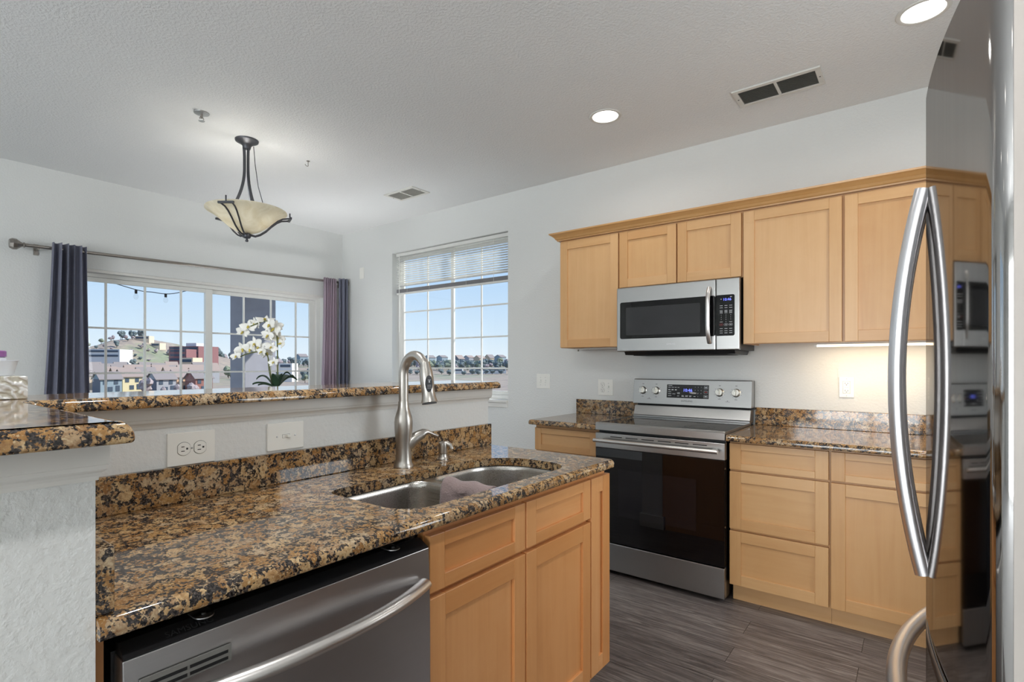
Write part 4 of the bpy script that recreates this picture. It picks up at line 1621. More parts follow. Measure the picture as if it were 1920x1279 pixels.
PW = 8.5
can(3.637, -0.757, 'round recessed ceiling light in front of the wall above the range', PW * 0.25)
can(5.092, -0.785, 'large looking recessed ceiling light at the top edge beside the refrigerator', PW * 0.25)
can(3.637, -2.75, 'added recessed ceiling light above the kitchen worktop, out of the frame', PW)  # unseen ceiling lights from here on are added to fill the room
can(5.15, -3.35, 'added recessed ceiling light above the kitchen entrance, out of the frame', PW * 1.1)
for i, (x, y) in enumerate(((1.4, -4.9), (3.2, -5.2), (5.0, -5.2), (1.4, -6.3), (3.2, -6.6), (5.0, -6.6), (1.4, -7.7), (4.2, -7.7))):
    can(x, y, 'added recessed ceiling light in the unseen living room behind the kitchen', 1.5, spread=115)


def vent(cx, cy, lx, ly, ang, label, mesh_mat):
    r_ = thing('ceiling_vent', (cx, cy, H), label, 'vent')
    ca, sa = cos(ang), sin(ang)
    tr = lambda u, v, z: (cx + u * ca - v * sa, cy + u * sa + v * ca, z)

    def rb(mb, u0, u1, v0, v1, z0, z1):
        mb.hexa([tr(u0, v0, z0), tr(u1, v0, z0), tr(u1, v1, z0), tr(u0, v1, z0)], [tr(u0, v0, z1), tr(u1, v0, z1), tr(u1, v1, z1), tr(u0, v1, z1)])
    f = MB('vent_white')
    k = 0.026
    rb(f, -lx / 2, lx / 2, -ly / 2, -ly / 2 + k, H - 0.009, H - 0.0005)
    rb(f, -lx / 2, lx / 2, ly / 2 - k, ly / 2, H - 0.009, H - 0.0005)
    rb(f, -lx / 2, -lx / 2 + k, -ly / 2 + k, ly / 2 - k, H - 0.009, H - 0.0005)
    rb(f, lx / 2 - k, lx / 2, -ly / 2 + k, ly / 2 - k, H - 0.009, H - 0.0005)
    rb(f, -0.007, 0.007, -ly / 2 + k, ly / 2 - k, H - 0.009, H - 0.0005)
    f.build('frame', r_, 0.0015)
    b_ = MB('dark_cavity' if mesh_mat == 'vent_louver' else 'vent_louver')
    rb(b_, -lx / 2 + k, lx / 2 - k, -ly / 2 + k, ly / 2 - k, H - 0.0014, H - 0.0005)
    b_.build('backing', r_)
    l_ = MB(mesh_mat)
    n = int((ly - 2 * k) / 0.0105)
    for i in range(n):
        v = -ly / 2 + k + (i + 0.5) * (ly - 2 * k) / n
        for u0, u1 in ((-lx / 2 + k, -0.007), (0.007, lx / 2 - k)):
            l_.hexa([tr(u0, v - 0.003, H - 0.0080), tr(u1, v - 0.003, H - 0.0080), tr(u1, v - 0.002, H - 0.0080), tr(u0, v - 0.002, H - 0.0080)],
                    [tr(u0, v + 0.002, H - 0.0020), tr(u1, v + 0.002, H - 0.0020), tr(u1, v + 0.003, H - 0.0020), tr(u0, v + 0.003, H - 0.0020)])
    l_.build('louvers', r_)
    s_ = MB('slot_dark')
    for u in (-lx / 2 + k / 2, lx / 2 - k / 2):
        s_.lathe([(0, -0.0105), (0.004, -0.010), (0.004, -0.009), (0, -0.009)], tr(u, 0, H), 10)
    s_.build('screws', r_)


vent(4.497, -0.488, 0.41, 0.205, 0.0, 'white louvered return vent in the ceiling above the wall cabinets', 'vent_louver')
vent(1.660, -0.531, 0.36, 0.205, 0.0, 'white ceiling vent near the far corner above the window', 'vent_white')

sp = thing('fire_sprinkler', (1.82, -2.256, H), 'chrome fire sprinkler on the ceiling left of the pendant', 'sprinkler')
MB('aluminium').lathe([(0, -0.007), (0.02, -0.007), (0.040, -0.004), (0.042, -0.0005), (0, -0.0005)], (1.82, -2.256, H), 28).build('escutcheon', sp)
m = MB('rod_metal')
m.tube([(1.82, -2.256, H - 0.007), (1.82, -2.256, H - 0.030)], 0.006, 12)
for s_ in (-1, 1):
    m.tube([(1.82, -2.256 + s_ * 0.005, H - 0.020), (1.82, -2.256 + s_ * 0.012, H - 0.033), (1.82, -2.256 + s_ * 0.004, H - 0.045)], 0.002, 8)
m.build('frame_arms', sp)
MB('aluminium').lathe([(0, -0.049), (0.016, -0.048), (0.017, -0.0455), (0, -0.0455)], (1.82, -2.256, H), 20).build('deflector', sp)
hk = MB('rod_metal')
hk.lathe([(0, -0.004), (0.012, -0.003), (0.012, -0.0005), (0, -0.0005)], (1.651, -1.461, H), 14)
hk.tube([(1.651, -1.461, H - 0.003), (1.651, -1.461, H - 0.022)] + [(1.651 + 0.006 * sin(a), -1.461 - 0.012 + 0.012 * cos(a), H - 0.030 - 0.012 * sin(a)) for a in [pi * k / 8 for k in range(9)]], 0.0022, 8)
hk.build('ceiling_hook', label='small metal hook screwed into the ceiling right of the pendant', cat='hook')

# unseen uplight added behind the bar to brighten the ceiling
ul = thing('added_uplight', (0.75, -0.72, 0), 'added black uplight can hidden on the dining floor to brighten the ceiling', 'fill lamp')
MB('black_plastic').lathe([(0, 0), (0.085, 0), (0.085, 0.20), (0.078, 0.21), (0.074, 0.19), (0, 0.185)], (0.75, -0.72, 0), 28).build('housing', ul)
MB('lamp_face').lathe([(0, 0), (0.072, 0), (0.072, 0.002), (0, 0.002)], (0.75, -0.72, 0.186), 28).build('lens', ul)
area_light('added_uplight_lamp', (0.75, -0.72, 0.196), (0.78, -0.74, 2.7), 0.14, 0.14, 4.6, (1.0, 0.995, 0.985), 'DISK', 80)

# pendant over the dining table
PXc, PYc = 1.656, -1.909
pd = thing('pendant_light', (PXc, PYc, H), 'pendant lamp with cream glass bowl and dark iron arms', 'pendant lamp')
MB('iron').lathe([(0, -0.058), (0.022, -0.058), (0.026, -0.040), (0.038, -0.026), (0.060, -0.016), (0.070, -0.010), (0.072, -0.0005), (0, -0.0005)], (PXc, PYc, H), 36).build('ceiling_cap', pd)
ZR = 2.268
for k, a in enumerate((radians(128), radians(8), radians(-112))):
    pts, N = [], 16
    for i in range(N + 1):
        s = i / N
        r_ = 0.014 + 0.10 * max(0, (s - 0.35) / 0.65) ** 2.0 + 0.03 * max(0, 0.16 - s)
        pts.append((PXc + r_ * cos(a), PYc + r_ * sin(a), H - 0.02 - (H - 0.02 - 2.232) * s))
    MB('iron').tube(pts, [0.009] * (N + 1), 4, ry=[0.0035] * (N + 1), up=(-sin(a), cos(a), 0), square=True).build('strap', pd)
MB('iron').tube([(PXc + 0.03, PYc + 0.03, H - 0.04), (PXc + 0.036, PYc + 0.036, H - 0.15), (PXc + 0.05, PYc + 0.05, H - 0.30), (PXc + 0.08, PYc + 0.075, H - 0.44), (PXc + 0.085, PYc + 0.08, H - 0.48)], 0.0025, 8).build('cord', pd)
bp_ = [(0.005, 2.128), (0.045, 2.130), (0.085, 2.143), (0.125, 2.166), (0.165, 2.196), (0.205, 2.226), (0.245, 2.250), (0.275, 2.264), (0.282, 2.270), (0.280, 2.275), (0.272, 2.272), (0.243, 2.257), (0.203, 2.233), (0.163, 2.203), (0.123, 2.173), (0.083, 2.150), (0.045, 2.137), (0.005, 2.135)]
bp_ = [(r_ * 0.875, z) for r_, z in bp_]
MB('bowl_glass').lathe([(r_, z - H) for r_, z in bp_], (PXc, PYc, H), 56, caps=False).build('glass_bowl', pd)
for a in (radians(-52), radians(68), radians(188)):
    m = MB('iron')
    t_ = Vector((-sin(a), cos(a), 0))
    d_ = Vector((cos(a), sin(a), 0))
    prof = [(0.018, 2.118), (0.05, 2.112), (0.08, 2.125), (0.115, 2.152), (0.15, 2.190), (0.185, 2.222), (0.215, 2.240), (0.262, 2.249)]
    for s_ in (-1, 1):
        pts = [tuple(Vector((PXc, PYc, z)) + d_ * r_ + t_ * (s_ * (0.006 + 0.030 * (r_ - 0.018) / 0.24))) for r_, z in prof]
        m.tube(pts, 0.0055, 8)
    e0 = Vector((PXc, PYc, 2.250)) + d_ * 0.264
    m.tube([tuple(e0 - t_ * 0.048), tuple(e0 + t_ * 0.048)], 0.0065, 4, square=True)
    m.tube([tuple(e0 + Vector((0, 0, -0.002))), tuple(e0 + Vector((0, 0, 0.042)))], 0.0045, 10)
    m.build('arm', pd)
MB('iron').lathe([(0, -0.040), (0.008, -0.038), (0.010, -0.030), (0.006, -0.022), (0.006, -0.018), (0.020, -0.014), (0.026, -0.004), (0.026, 0.010), (0.020, 0.016), (0, 0.017)], (PXc, PYc, 2.110), 24).build('finial', pd)
MB('bowl_glass').ball((PXc, PYc, 2.205), 0.03, None, 14, 1.2).build('bulb', pd)
pl = bpy.data.lights.new('pendant_bulb', 'POINT')
pl.energy = 4.5
pl.color = (1.0, 0.97, 0.91)
pl.shadow_soft_size = 0.035
po_ = bpy.data.objects.new('pendant_bulb', pl)
COL.objects.link(po_)
po_.location = (PXc, PYc, 2.252)

# ------------------------------------------------------------------ curtain rod and curtains
RXc = 0.095
cr = thing('curtain_rod', (RXc, -1.38, 2.15), 'brushed metal curtain rod with chunky finials above the patio door', 'curtain rod')
ra, rb_ = Vector((RXc, -2.735, 2.124)), Vector((RXc, -0.035, 2.176))
MB('rod_metal').tube([ra, rb_], 0.0125, 16).build('pole', cr)
ax = (rb_ - ra).normalized()
for e, d in ((ra, -ax), (rb_, ax)):
    k = 1.0 if e is ra else 0.42
    m = MB('rod_metal')
    m.lathe([(0, 0), (0.014, 0), (0.020, 0.006 * k), (0.013, 0.014 * k), (0.020, 0.024 * k), (0.038, 0.046 * k), (0.040, 0.068 * k), (0.030, 0.086 * k), (0, 0.088 * k)], e, 8, axis=d, smooth=False)
    m.build('finial', cr)
for y in (-2.66, -0.05):
    p = ra + ax * (y - ra.y) / ax.y
    m = MB('rod_metal')
    m.box(0.0005, 0.008, y - 0.014, y + 0.014, p.z - 0.05, p.z + 0.03)
    m.tube([(0.006, y, p.z - 0.016), (RXc, y, p.z - 0.016)], 0.006, 10)
    m.build('bracket', cr)


def curtain(name, y0t, y1t, y0b, y1b, mat, n, amp, label, zt=0.036, seed=1, xoff=0.0, wav=0.0):
    rnd = random.Random(seed)
    ph = [rnd.uniform(-0.5, 0.5) for _ in range(n + 2)]
    nu, nv = n * 14, 26

    def fn(u, v):
        yt = y0t + (y1t - y0t) * u
        yb = y0b + (y1b - y0b) * u
        e = v ** 1.15
        y = yt + (yb - yt) * e
        top = ra.z + (yt - ra.y) / ax.y * ax.z + zt + wav * sin(u * n * 2 * pi * 2.0)
        z = top + (0.012 - top) * v
        i = u * n
        a = amp * (0.8 + 0.35 * sin(i * 1.7 + ph[0] * 5)) * (1 + 0.25 * v)
        w_ = sin(2 * pi * (i + 0.12 * sin(2.2 * i + ph[1] * 6) * v))
        w_ = math.copysign(abs(w_) ** 0.75, w_)
        x = RXc + xoff + a * w_ + 0.006 * sin(5 * v + i)
        y += 0.35 * (y1t - y0t) / n * cos(2 * pi * i) * 0.35
        return (max(0.012, x), min(y, -0.008), z)
    o = MB(mat).grid(fn, nu, nv).build(name, None, solid=0.003, label=label, cat='curtain', group='curtains on the rod')
    return o


curtain('curtain', -2.598, -2.392, -2.700, -2.350, 'curtain_slate', 5, 0.040, 'dark slate curtain gathered at the left end of the rod', seed=3, xoff=0.045)
curtain('curtain', -0.325, -0.165, -0.372, -0.185, 'curtain_mauve', 6, 0.026, 'mauve sheer-looking curtain with gathered top beside the patio door', seed=5, zt=0.026, wav=0.004, xoff=0.032)
curtain('curtain', -0.148, -0.030, -0.170, -0.012, 'curtain_slate', 3, 0.036, 'slate curtain next to the room corner at the right end of the rod', seed=8, xoff=0.042)

# ------------------------------------------------------------------ dining table, orchid
tb = thing('dining_table', (PXc + 0.1, PYc, 0), 'round dark dining table behind the bar', 'table')
MB('table_wood').lathe([(0, 0.735), (0.52, 0.735), (0.55, 0.750), (0.55, 0.765), (0.54, 0.770), (0, 0.770)], (PXc + 0.1, PYc, 0), 48).build('tabletop', tb)
MB('table_wood').lathe([(0, 0.03), (0.05, 0.03), (0.045, 0.2), (0.07, 0.35), (0.045, 0.5), (0.06, 0.7345), (0, 0.7345)], (PXc + 0.1, PYc, 0), 24).build('pedestal', tb)
for k in range(4):
    a = k * pi / 2 + 0.4
    MB('table_wood').tube([(PXc + 0.1 + 0.04 * cos(a), PYc + 0.04 * sin(a), 0.16), (PXc + 0.1 + 0.2 * cos(a), PYc + 0.2 * sin(a), 0.12), (PXc + 0.1 + 0.38 * cos(a), PYc + 0.38 * sin(a), 0.026)], 0.026, 10).build('leg', tb)

OX, OY = 2.0, -1.90
orc = thing('potted_orchid', (OX, OY, 0.7705), 'white orchid with two arching stems in front of the patio door', 'potted plant')
MB('ceramic_white').lathe([(0, 0), (0.055, 0), (0.062, 0.02), (0.078, 0.20), (0.084, 0.345), (0.086, 0.352), (0.080, 0.352), (0.074, 0.330), (0, 0.328)], (OX, OY, 0.7705), 32).build('pot', orc)
F_ = Vector((-cos(YAW), sin(YAW), 0))
R_ = Vector((sin(YAW), cos(YAW), 0))


def place(px, py, depth_off=0.0):
    """point on the upright plane through the orchid that faces the room"""
    t0 = (Vector((OX, OY, 0)) - Vector((CAM[0], CAM[1], 0))).dot(F_) + depth_off
    return Vector(CAM) + F_ * t0 + R_ * ((px - 927.45) / FPX * t0) + Vector((0, 0, (682.94 - py) / FPX * t0))


zl = 1.118
for k, (a, L, up_) in enumerate(((radians(-140), 0.125, 0.03), (radians(40), 0.12, 0.06), (radians(65), 0.14, 0.07), (radians(-165), 0.10, 0.07), (radians(200), 0.09, 0.02), (radians(20), 0.08, 0.09), (radians(-60), 0.09, 0.08))):
    d_ = R_ * cos(a) + F_ * sin(a)
    s_ = Vector((-d_.y, d_.x, 0))

    def leaf(u, v, d_=d_, s_=s_, L=L, up_=up_):
        w_ = 0.031 * sin(pi * min(1, 0.12 + 0.88 * u)) ** 0.7
        c_ = Vector((OX, OY, zl)) + d_ * (L * u + 0.01) + Vector((0, 0, up_ * sin(pi * u * 0.75) + 0.012))
        q = (v * 2 - 1)
        return tuple(c_ + s_ * (w_ * q) + Vector((0, 0, 0.008 * q * q)))
    MB('orchid_leaf').grid(leaf, 10, 4).build('leaf', orc, solid=0.002)


def smooth_path(pts, n=24):
    P = [Vector(p) for p in pts]
    out = []
    N = len(P) - 1
    for i in range(n + 1):
        s = i / n * N
        k = min(int(s), N - 1)
        t = s - k
        p0, p1, p2, p3 = P[max(k - 1, 0)], P[k], P[k + 1], P[min(k + 2, N)]
        out.append(0.5 * ((2 * p1) + (p2 - p0) * t + (2 * p0 - 5 * p1 + 4 * p2 - p3) * t * t + (3 * p1 - p0 - 3 * p2 + p3) * t ** 3))
    return out


b0 = Vector((OX, OY, 1.10))
st1 = smooth_path([b0 + R_ * 0.012, place(520.5, 690), place(520, 650), place(518, 618), place(508, 603), place(490, 604), place(470, 612)])
st2 = smooth_path([b0 - R_ * 0.010, place(507, 700), place(503, 672), place(495, 661), place(480, 660), place(462, 664), place(446, 671)])
MB('stem_green').tube(st1, 0.0042, 8).build('stem', orc)
MB('stem_green').tube(st2, 0.0038, 8).build('stem', orc)
MB('stem_green').tube(smooth_path([b0 + R_ * -0.004, place(505, 700), place(502, 665)]), 0.0022, 6).build('support_stick', orc)


def flower(c, size, nrm, roll):
    nz = Vector(nrm).normalized()
    ux = nz.cross(Vector((0, 0, 1))).normalized()
    uy = ux.cross(nz)
    ux, uy = ux * cos(roll) + uy * sin(roll), uy * cos(roll) - ux * sin(roll)
    m = MB('petal')
    for ang, ln, wd, zoff in ((90, 0.92, 0.46, -0.002), (212, 0.90, 0.42, -0.002), (328, 0.90, 0.42, -0.002), (12, 1.0, 0.86, 0.001), (168, 1.0, 0.86, 0.001)):
        a = radians(ang)
        d_ = ux * cos(a) + uy * sin(a)
        s_ = ux * -sin(a) + uy * cos(a)

        def pt(u, v):
            w_ = wd * size * 0.5 * (sin(pi * min(1, 0.06 + 0.94 * u ** 0.85))) ** 0.6
            q = v * 2 - 1
            return tuple(c + d_ * (ln * size * u) + s_ * (w_ * q) + nz * (zoff + 0.12 * size * u * u - 0.10 * size * q * q * u + 0.006 * u))
        m.grid(pt, 7, 6)
    o = m.build('flower', orc, solid=0.0012)
    l_ = MB('petal_yellow')
    l_.ball(c + nz * 0.010, size * 0.13, None, 10)
    l_.tube([c + nz * 0.006, c + nz * 0.016 - uy * size * 0.18, c + nz * 0.022 - uy * size * 0.34], [size * 0.10, size * 0.12, size * 0.03], 8)
    l_.build('lip', o)


fr_ = random.Random(11)
toC = (Vector(CAM) - Vector((OX, OY, 1.4))).normalized()
for px_, py_, sz in ((466, 614, .043), (456, 623, .036), (478, 607, .036), (497, 601, .046), (506, 610, .040), (514, 617, .046), (519, 612, .034), (511, 634, .048), (503, 629, .036), (521, 634, .036), (528, 645, .032),
                     (478, 646, .044), (486, 653, .040), (470, 655, .036), (455, 655, .040), (443, 668, .028), (500, 662, .034), (508, 652, .034), (514, 680, .030), (492, 660, .032)):
    sz *= 1.28
    n_ = toC + Vector((fr_.uniform(-.5, .5), fr_.uniform(-.5, .5), fr_.uniform(-.3, .5))) - R_ * 0.25
    flower(place(px_, py_, fr_.uniform(-0.03, 0.03)), sz, n_, fr_.uniform(-0.5, 0.5))

# ------------------------------------------------------------------ things on the bar at the left edge
bx('tissue_box', (3.36, 3.500, -3.56, -3.322, BZ + 0.0005, BZ + 0.052), 'embossed_foil', None, 0.002, label='low white box with embossed leaf pattern on the bar at the left edge', cat='box')
tx = thing('plastic_bin', (3.42, -3.45, BZ + 0.053), 'translucent white plastic bin standing on the embossed box', 'bin')
o_ = rrect(3.385, 3.478, -3.52, -3.336, 0.014, 5)
oc = (3.431, -3.428)
sc_ = lambda k, z: [(oc[0] + (x - oc[0]) * k, oc[1] + (y - oc[1]) * k, z) for x, y in o_]
zb = BZ + 0.0527
m = MB('bin_plastic')
m.rings([sc_(0.94, zb), sc_(0.95, zb + 0.002), sc_(1.035, zb + 0.0325), sc_(1.05, zb + 0.033), sc_(1.05, zb + 0.035), sc_(1.01, zb + 0.035), sc_(0.92, zb + 0.004)], None, True, True)
m.build('tub', tx)
tj = thing('small_jar', (3.425, -3.374, zb + 0.0045), 'small white jar with a purple and white lid standing in the plastic bin', 'jar')
MB('bin_plastic').lathe([(0, 0), (0.026, 0), (0.027, 0.034), (0.024, 0.038), (0, 0.038)], (3.425, -3.374, zb + 0.0045), 24).build('jar_body', tj)
MB('purple_plastic').lathe([(0, 0), (0.0275, 0), (0.0275, 0.012), (0.025, 0.014), (0, 0.014)], (3.425, -3.374, zb + 0.043), 24).build('lid', tj)

# ------------------------------------------------------------------ balcony
struct('balcony_floor', MB('balcony_concrete').box(-2.4, -0.151, -5.0, 1.2, -0.2, -0.03))
pl_ = MB('stucco_grey')
pl_.box(-2.02, -1.62, -0.31, 0.10, -0.03, 2.95)
pl_.build('column_balcony', kind='structure')
struct('beam_balcony', MB('stucco_grey').box(-2.4, -0.151, -5.0, 1.2, 2.951, 3.15))
sl = thing('string_light', (-1.8, -1.3, 2.1), 'black string light with clear bulbs hanging outside the patio door', 'string light')
yy = [(-1.8, -3.2, 2.55), (-1.8, -2.5, 2.37), (-1.8, -1.9, 2.22), (-1.8, -1.459, 2.112), (-1.8, -1.30, 2.102), (-1.8, -1.12, 2.10), (-1.8, -0.90, 2.17), (-1.8, -0.55, 2.33), (-1.8, -0.315, 2.46)]
MB('cable_black').tube(smooth_path(yy, 40), 0.0042, 8).build('cable', sl)
for y, z in ((-1.459, 2.110), (-1.158, 2.098)):
    MB('cable_black').lathe([(0, -0.042), (0.013, -0.042), (0.014, -0.006), (0.008, 0.002), (0, 0.002)], (-1.8, y, z), 12).build('socket', sl)
    MB('clear_glass').lathe([(0.004, -0.110), (0.018, -0.100), (0.026, -0.078), (0.022, -0.058), (0.012, -0.0425)], (-1.8, y, z), 14, caps=False).build('bulb', sl)

# ------------------------------------------------------------------ the land outside
def away(px, t, z=None):
    """plan position seen in direction px at t metres along the view axis"""
    p = Vector((CAM[0], CAM[1], 0)) + F_ * t + R_ * ((px - 927.45) / FPX * t)
    return p


HILL = away(268, 520)
RIDG = [away(60, 900), away(420, 950), away(640, 1000), away(820, 900), away(1000, 850)]


def ground_z(x, y):
    p = Vector((x, y, 0))
    d = (p - Vector((CAM[0], CAM[1], 0))).length
    z = -9.6
    r = (p - HILL)
    a = r.dot(R_)
    b = r.dot(F_)
    sa = 40 if a < 0 else 46
    z += 22.0 * math.exp(-(a / sa) ** 2 / 1.0 - (b / 110) ** 2) + 9 * math.exp(-((a + 6) / 75) ** 2 - (b / 140) ** 2) + 3.0 * math.exp(-((a + 14) / 16) ** 2 - ((b + 10) / 30) ** 2)
    k = max(0.0, min(1.0, (d - 470) / 420))
    k = k * k * (3 - 2 * k)
    z += 14.0 * k
    z += 1.2 * sin(x * 0.021) * cos(y * 0.017) * min(1, max(0, (d - 230) / 200))
    return z


def terr(u, v):
    a = radians(62 + 150 * u)
    r = 14 + 1400 * v ** 2.2
    x, y = CAM[0] + r * cos(a), CAM[1] + r * sin(a)
    return (x, y, ground_z(x, y))


MB('dry_grassland').grid(terr, 120, 90).build('terrain', kind='structure')

rt = random.Random(5)
# --- row houses
def house(px, t, w, d, he, hr, yaw, wall, roof, label, group, wins=True, zoff=0.0, name='house', gable=None):
    c = away(px, t)
    z0 = ground_z(c.x, c.y) + zoff
    u = R_ * cos(yaw) + F_ * sin(yaw)          # along the front
    n = -(F_ * cos(yaw) - R_ * sin(yaw))       # front normal, towards the room
    P_ = lambda a, b, z: tuple(c + u * a + n * b + Vector((0, 0, z0 + z)))
    h = thing(name, P_(0, 0, -1), label, 'house', group)
    m = MB(wall)
    m.hexa([P_(-w / 2, d / 2, -3), P_(w / 2, d / 2, -3), P_(w / 2, -d / 2, -3), P_(-w / 2, -d / 2, -3)], [P_(-w / 2, d / 2, he), P_(w / 2, d / 2, he), P_(w / 2, -d / 2, he), P_(-w / 2, -d / 2, he)])
    for s in (-1, 1):
        m.add([P_(s * w / 2, d / 2, he), P_(s * w / 2, -d / 2, he), P_(s * w / 2, 0, hr)], [(0, 1, 2)])
    m.build('walls', h)
    if gable:  # dark panel puts the shade of this side into the colour
        g_ = MB(gable)
        g_.hexa([P_(-w / 2 - 0.06, d / 2, -3), P_(-w / 2 - 0.01, d / 2, -3), P_(-w / 2 - 0.01, -d / 2, -3), P_(-w / 2 - 0.06, -d / 2, -3)], [P_(-w / 2 - 0.06, d / 2, he), P_(-w / 2 - 0.01, d / 2, he), P_(-w / 2 - 0.01, -d / 2, he), P_(-w / 2 - 0.06, -d / 2, he)])
        g_.build('shaded_gable', h, label='gable side coloured dark for shade')
    m = MB(roof)
    e = 0.5
    hh = hr - he
    for s in (-1, 1):
        q0 = [P_(-w / 2 - e, 0, hr), P_(w / 2 + e, 0, hr), P_(w / 2 + e, s * (d / 2 + e), he - e * hh / (d / 2)), P_(-w / 2 - e, s * (d / 2 + e), he - e * hh / (d / 2))]
        m.hexa(q0, [(x, y, z + 0.25) for x, y, z in q0])
    m.build('roof', h)
    if wins:
        for (a, z, ww, wh) in wins if isinstance(wins, list) else ((-w * 0.28, he * 0.66, 1.2, 1.5), (w * 0.22, he * 0.66, 1.2, 1.5), (-w * 0.05, he * 0.22, 1.4, 1.6), (w * 0.30, he * 0.22, 1.2, 2.0)):
            m = MB('house_window')
            m.hexa([P_(a - ww / 2, d / 2 + 0.01, z), P_(a + ww / 2, d / 2 + 0.01, z), P_(a + ww / 2, d / 2 + 0.01, z + wh), P_(a - ww / 2, d / 2 + 0.01, z + wh)],
                   [P_(a - ww / 2, d / 2 + 0.12, z), P_(a + ww / 2, d / 2 + 0.12, z), P_(a + ww / 2, d / 2 + 0.12, z + wh), P_(a - ww / 2, d / 2 + 0.12, z + wh)])
            m.build('window', h)
    return h


GH = 'row houses below the hill'
house(201, 190, 6.4, 9, 5.6, 8.0, 0.897, 'siding_blue', 'roof_grey', 'pale blue two storey row house beside the left curtain', GH, gable='siding_slate')
house(241, 201, 6.4, 9, 6.2, 8.8, 0.897, 'siding_yellow', 'roof_brown', 'pale yellow two storey row house beyond the patio door', GH)
house(303, 190, 6.2, 9, 5.6, 8.2, 0.897, 'siding_grey', 'roof_grey', 'pale grey row house left of the peach one', GH, gable='siding_slate')
house(340, 201, 6.4, 9, 6.1, 8.7, 0.897, 'siding_peach', 'roof_brown', 'peach coloured row house near the door frame', GH)
house(373, 196, 6.0, 9, 5.8, 8.4, 0.897, 'siding_red', 'roof_grey', 'reddish row house just left of the door frame', GH)
GR = 'roofs of the houses behind the nearest row'
for k, t_ in enumerate((226, 250, 277, 306, 336)):
    for i in range(5):
        px_ = 176 + 25 * (k % 2) + 49 * i + rt.uniform(-2, 2)
        if px_ > 398:
            continue
        house(px_, t_, 6.3, 7.2, 6.4 + 0.25 * k, 9.4 + 0.45 * k + rt.uniform(-.4, .5), 0.897, rt.choice(['siding_tan', 'siding_grey', 'siding_red', 'siding_peach']), rt.choice(['roof_brown', 'roof_grey', 'roof_brown']),
              'brown grey roofed house between the nearest row houses and the foot of the hill', GR, False)


# --- larger buildings
def GZ(px, t):
    c = away(px, t)
    return ground_z(c.x, c.y)


def block(name, px, t, w, d, z0, z1, yaw, wall, label, bands=3, cat='building', roofbox=False):
    c = away(px, t)
    u = R_ * cos(yaw) + F_ * sin(yaw)
    n = -(F_ * cos(yaw) - R_ * sin(yaw))
    P_ = lambda a, b, z: tuple(c + u * a + n * b + Vector((0, 0, z)))
    zg = ground_z(c.x, c.y) - 3
    h = thing(name, P_(0, 0, zg), label, cat)

    def bq(m, a0, a1, b0, b1, za, zb_):
        m.hexa([P_(a0, b1, za), P_(a1, b1, za), P_(a1, b0, za), P_(a0, b0, za)], [P_(a0, b1, zb_), P_(a1, b1, zb_), P_(a1, b0, zb_), P_(a0, b0, zb_)])
        return m
    bq(MB(wall), -w / 2, w / 2, -d / 2, d / 2, zg, z1).build('walls', h)
    for i in range(bands):
        zz = z0 + (z1 - z0) * (i + 0.35) / bands
        bq(MB('house_window'), -w / 2 + 1, w / 2 - 1, d / 2 + 0.02, d / 2 + 0.25, zz, zz + (z1 - z0) / bands * 0.42).build('window_band', h)
    if roofbox:
        bq(MB('office_white'), -w * 0.1, w * 0.25, -d / 4, d / 4, z1, z1 + 2.6).build('roof_plant', h)
    return h


block('office_building', 194, 430, 34, 20, 6.0, 13.2, 0.15, 'office_white', 'long white office building on the left flank of the hill', 2)
block('office_building', 364, 410, 27, 20, 4.0, 14.8, -0.25, 'office_brick', 'red brick office building right of the hill', 3, roofbox=True)
block('office_building', 343, 382, 12, 14, 3.0, 12.0, 0.05, 'office_brick', 'lower red brick wing of the office building right of the hill', 3)
block('warehouse', 359, 358, 9, 10, 1.0, 5.6, -0.1, 'villa_cream', 'small cream building in front of the brick offices', 1)
block('hilltop_villa', 271, 512, 13, 9, GZ(271, 512), GZ(271, 512) + 4.0, 0.1, 'villa_cream', 'cream villa on the top of the hill', 1)
block('hilltop_villa', 297, 508, 9, 8, GZ(297, 508), GZ(297, 508) + 3.8, -0.1, 'villa_cream', 'smaller cream villa on the right slope of the hill', 1)
block('white_shed', 541, 330, 8.5, 8, -1.8, 1.8, -0.1, 'garage_white', 'white shed beyond the orchid', 1, 'shed')
block('warehouse', 915, 560, 38, 14, -7.0, -2.2, 0.0, 'garage_white', 'low white warehouse seen through the blind window', 1)
block('warehouse', 860, 565, 9, 9, -7.0, -3.6, 0.0, 'garage_white', 'little white pump house seen through the blind window', 1)
# houses on the far ridge through both windows
GF = 'houses on the far ridge'
for px_, t in ((762, 720), (784, 760), (806, 730), (829, 760), (860, 720), (879, 740), (899, 720), (918, 750), (938, 725), (592, 700), (566, 730)):
    z = 0
    house(px_, t, 12, 11, 9.5 + rt.uniform(0, 2), 13.5 + rt.uniform(0, 2.0), 0.897, rt.choice(['siding_grey', 'siding_tan', 'siding_slate', 'siding_blue']), rt.choice(['roof_grey', 'roof_brown']),
          'small distant house on the tree covered ridge at the horizon', GF, [(-3, 5, 2.2, 2.4), (3, 5, 2.2, 2.4)])

# --- trees
def occupy(o, r):
    OCC.append((o.location.x, o.location.y, r))


def blob(seed, r, hgt, mat):
    rn = random.Random(seed)
    m = MB(mat)
    for i in range(9):
        a, q_ = rn.uniform(0, 2 * pi), rn.uniform(0, 0.55)
        rr_ = r * rn.uniform(0.38, 0.62)
        m.ball((r * q_ * cos(a), r * q_ * sin(a), hgt * (0.35 + 0.5 * rn.random())), rr_, None, 10, rn.uniform(0.8, 1.2))
    # roughen
    m.v = [(x * (1 + 0.16 * rn.uniform(-1, 1)), y * (1 + 0.16 * rn.uniform(-1, 1)), z * (1 + 0.07 * rn.uniform(-1, 1))) for x, y, z in m.v]
    return m


PROTO = {}
OCC = []


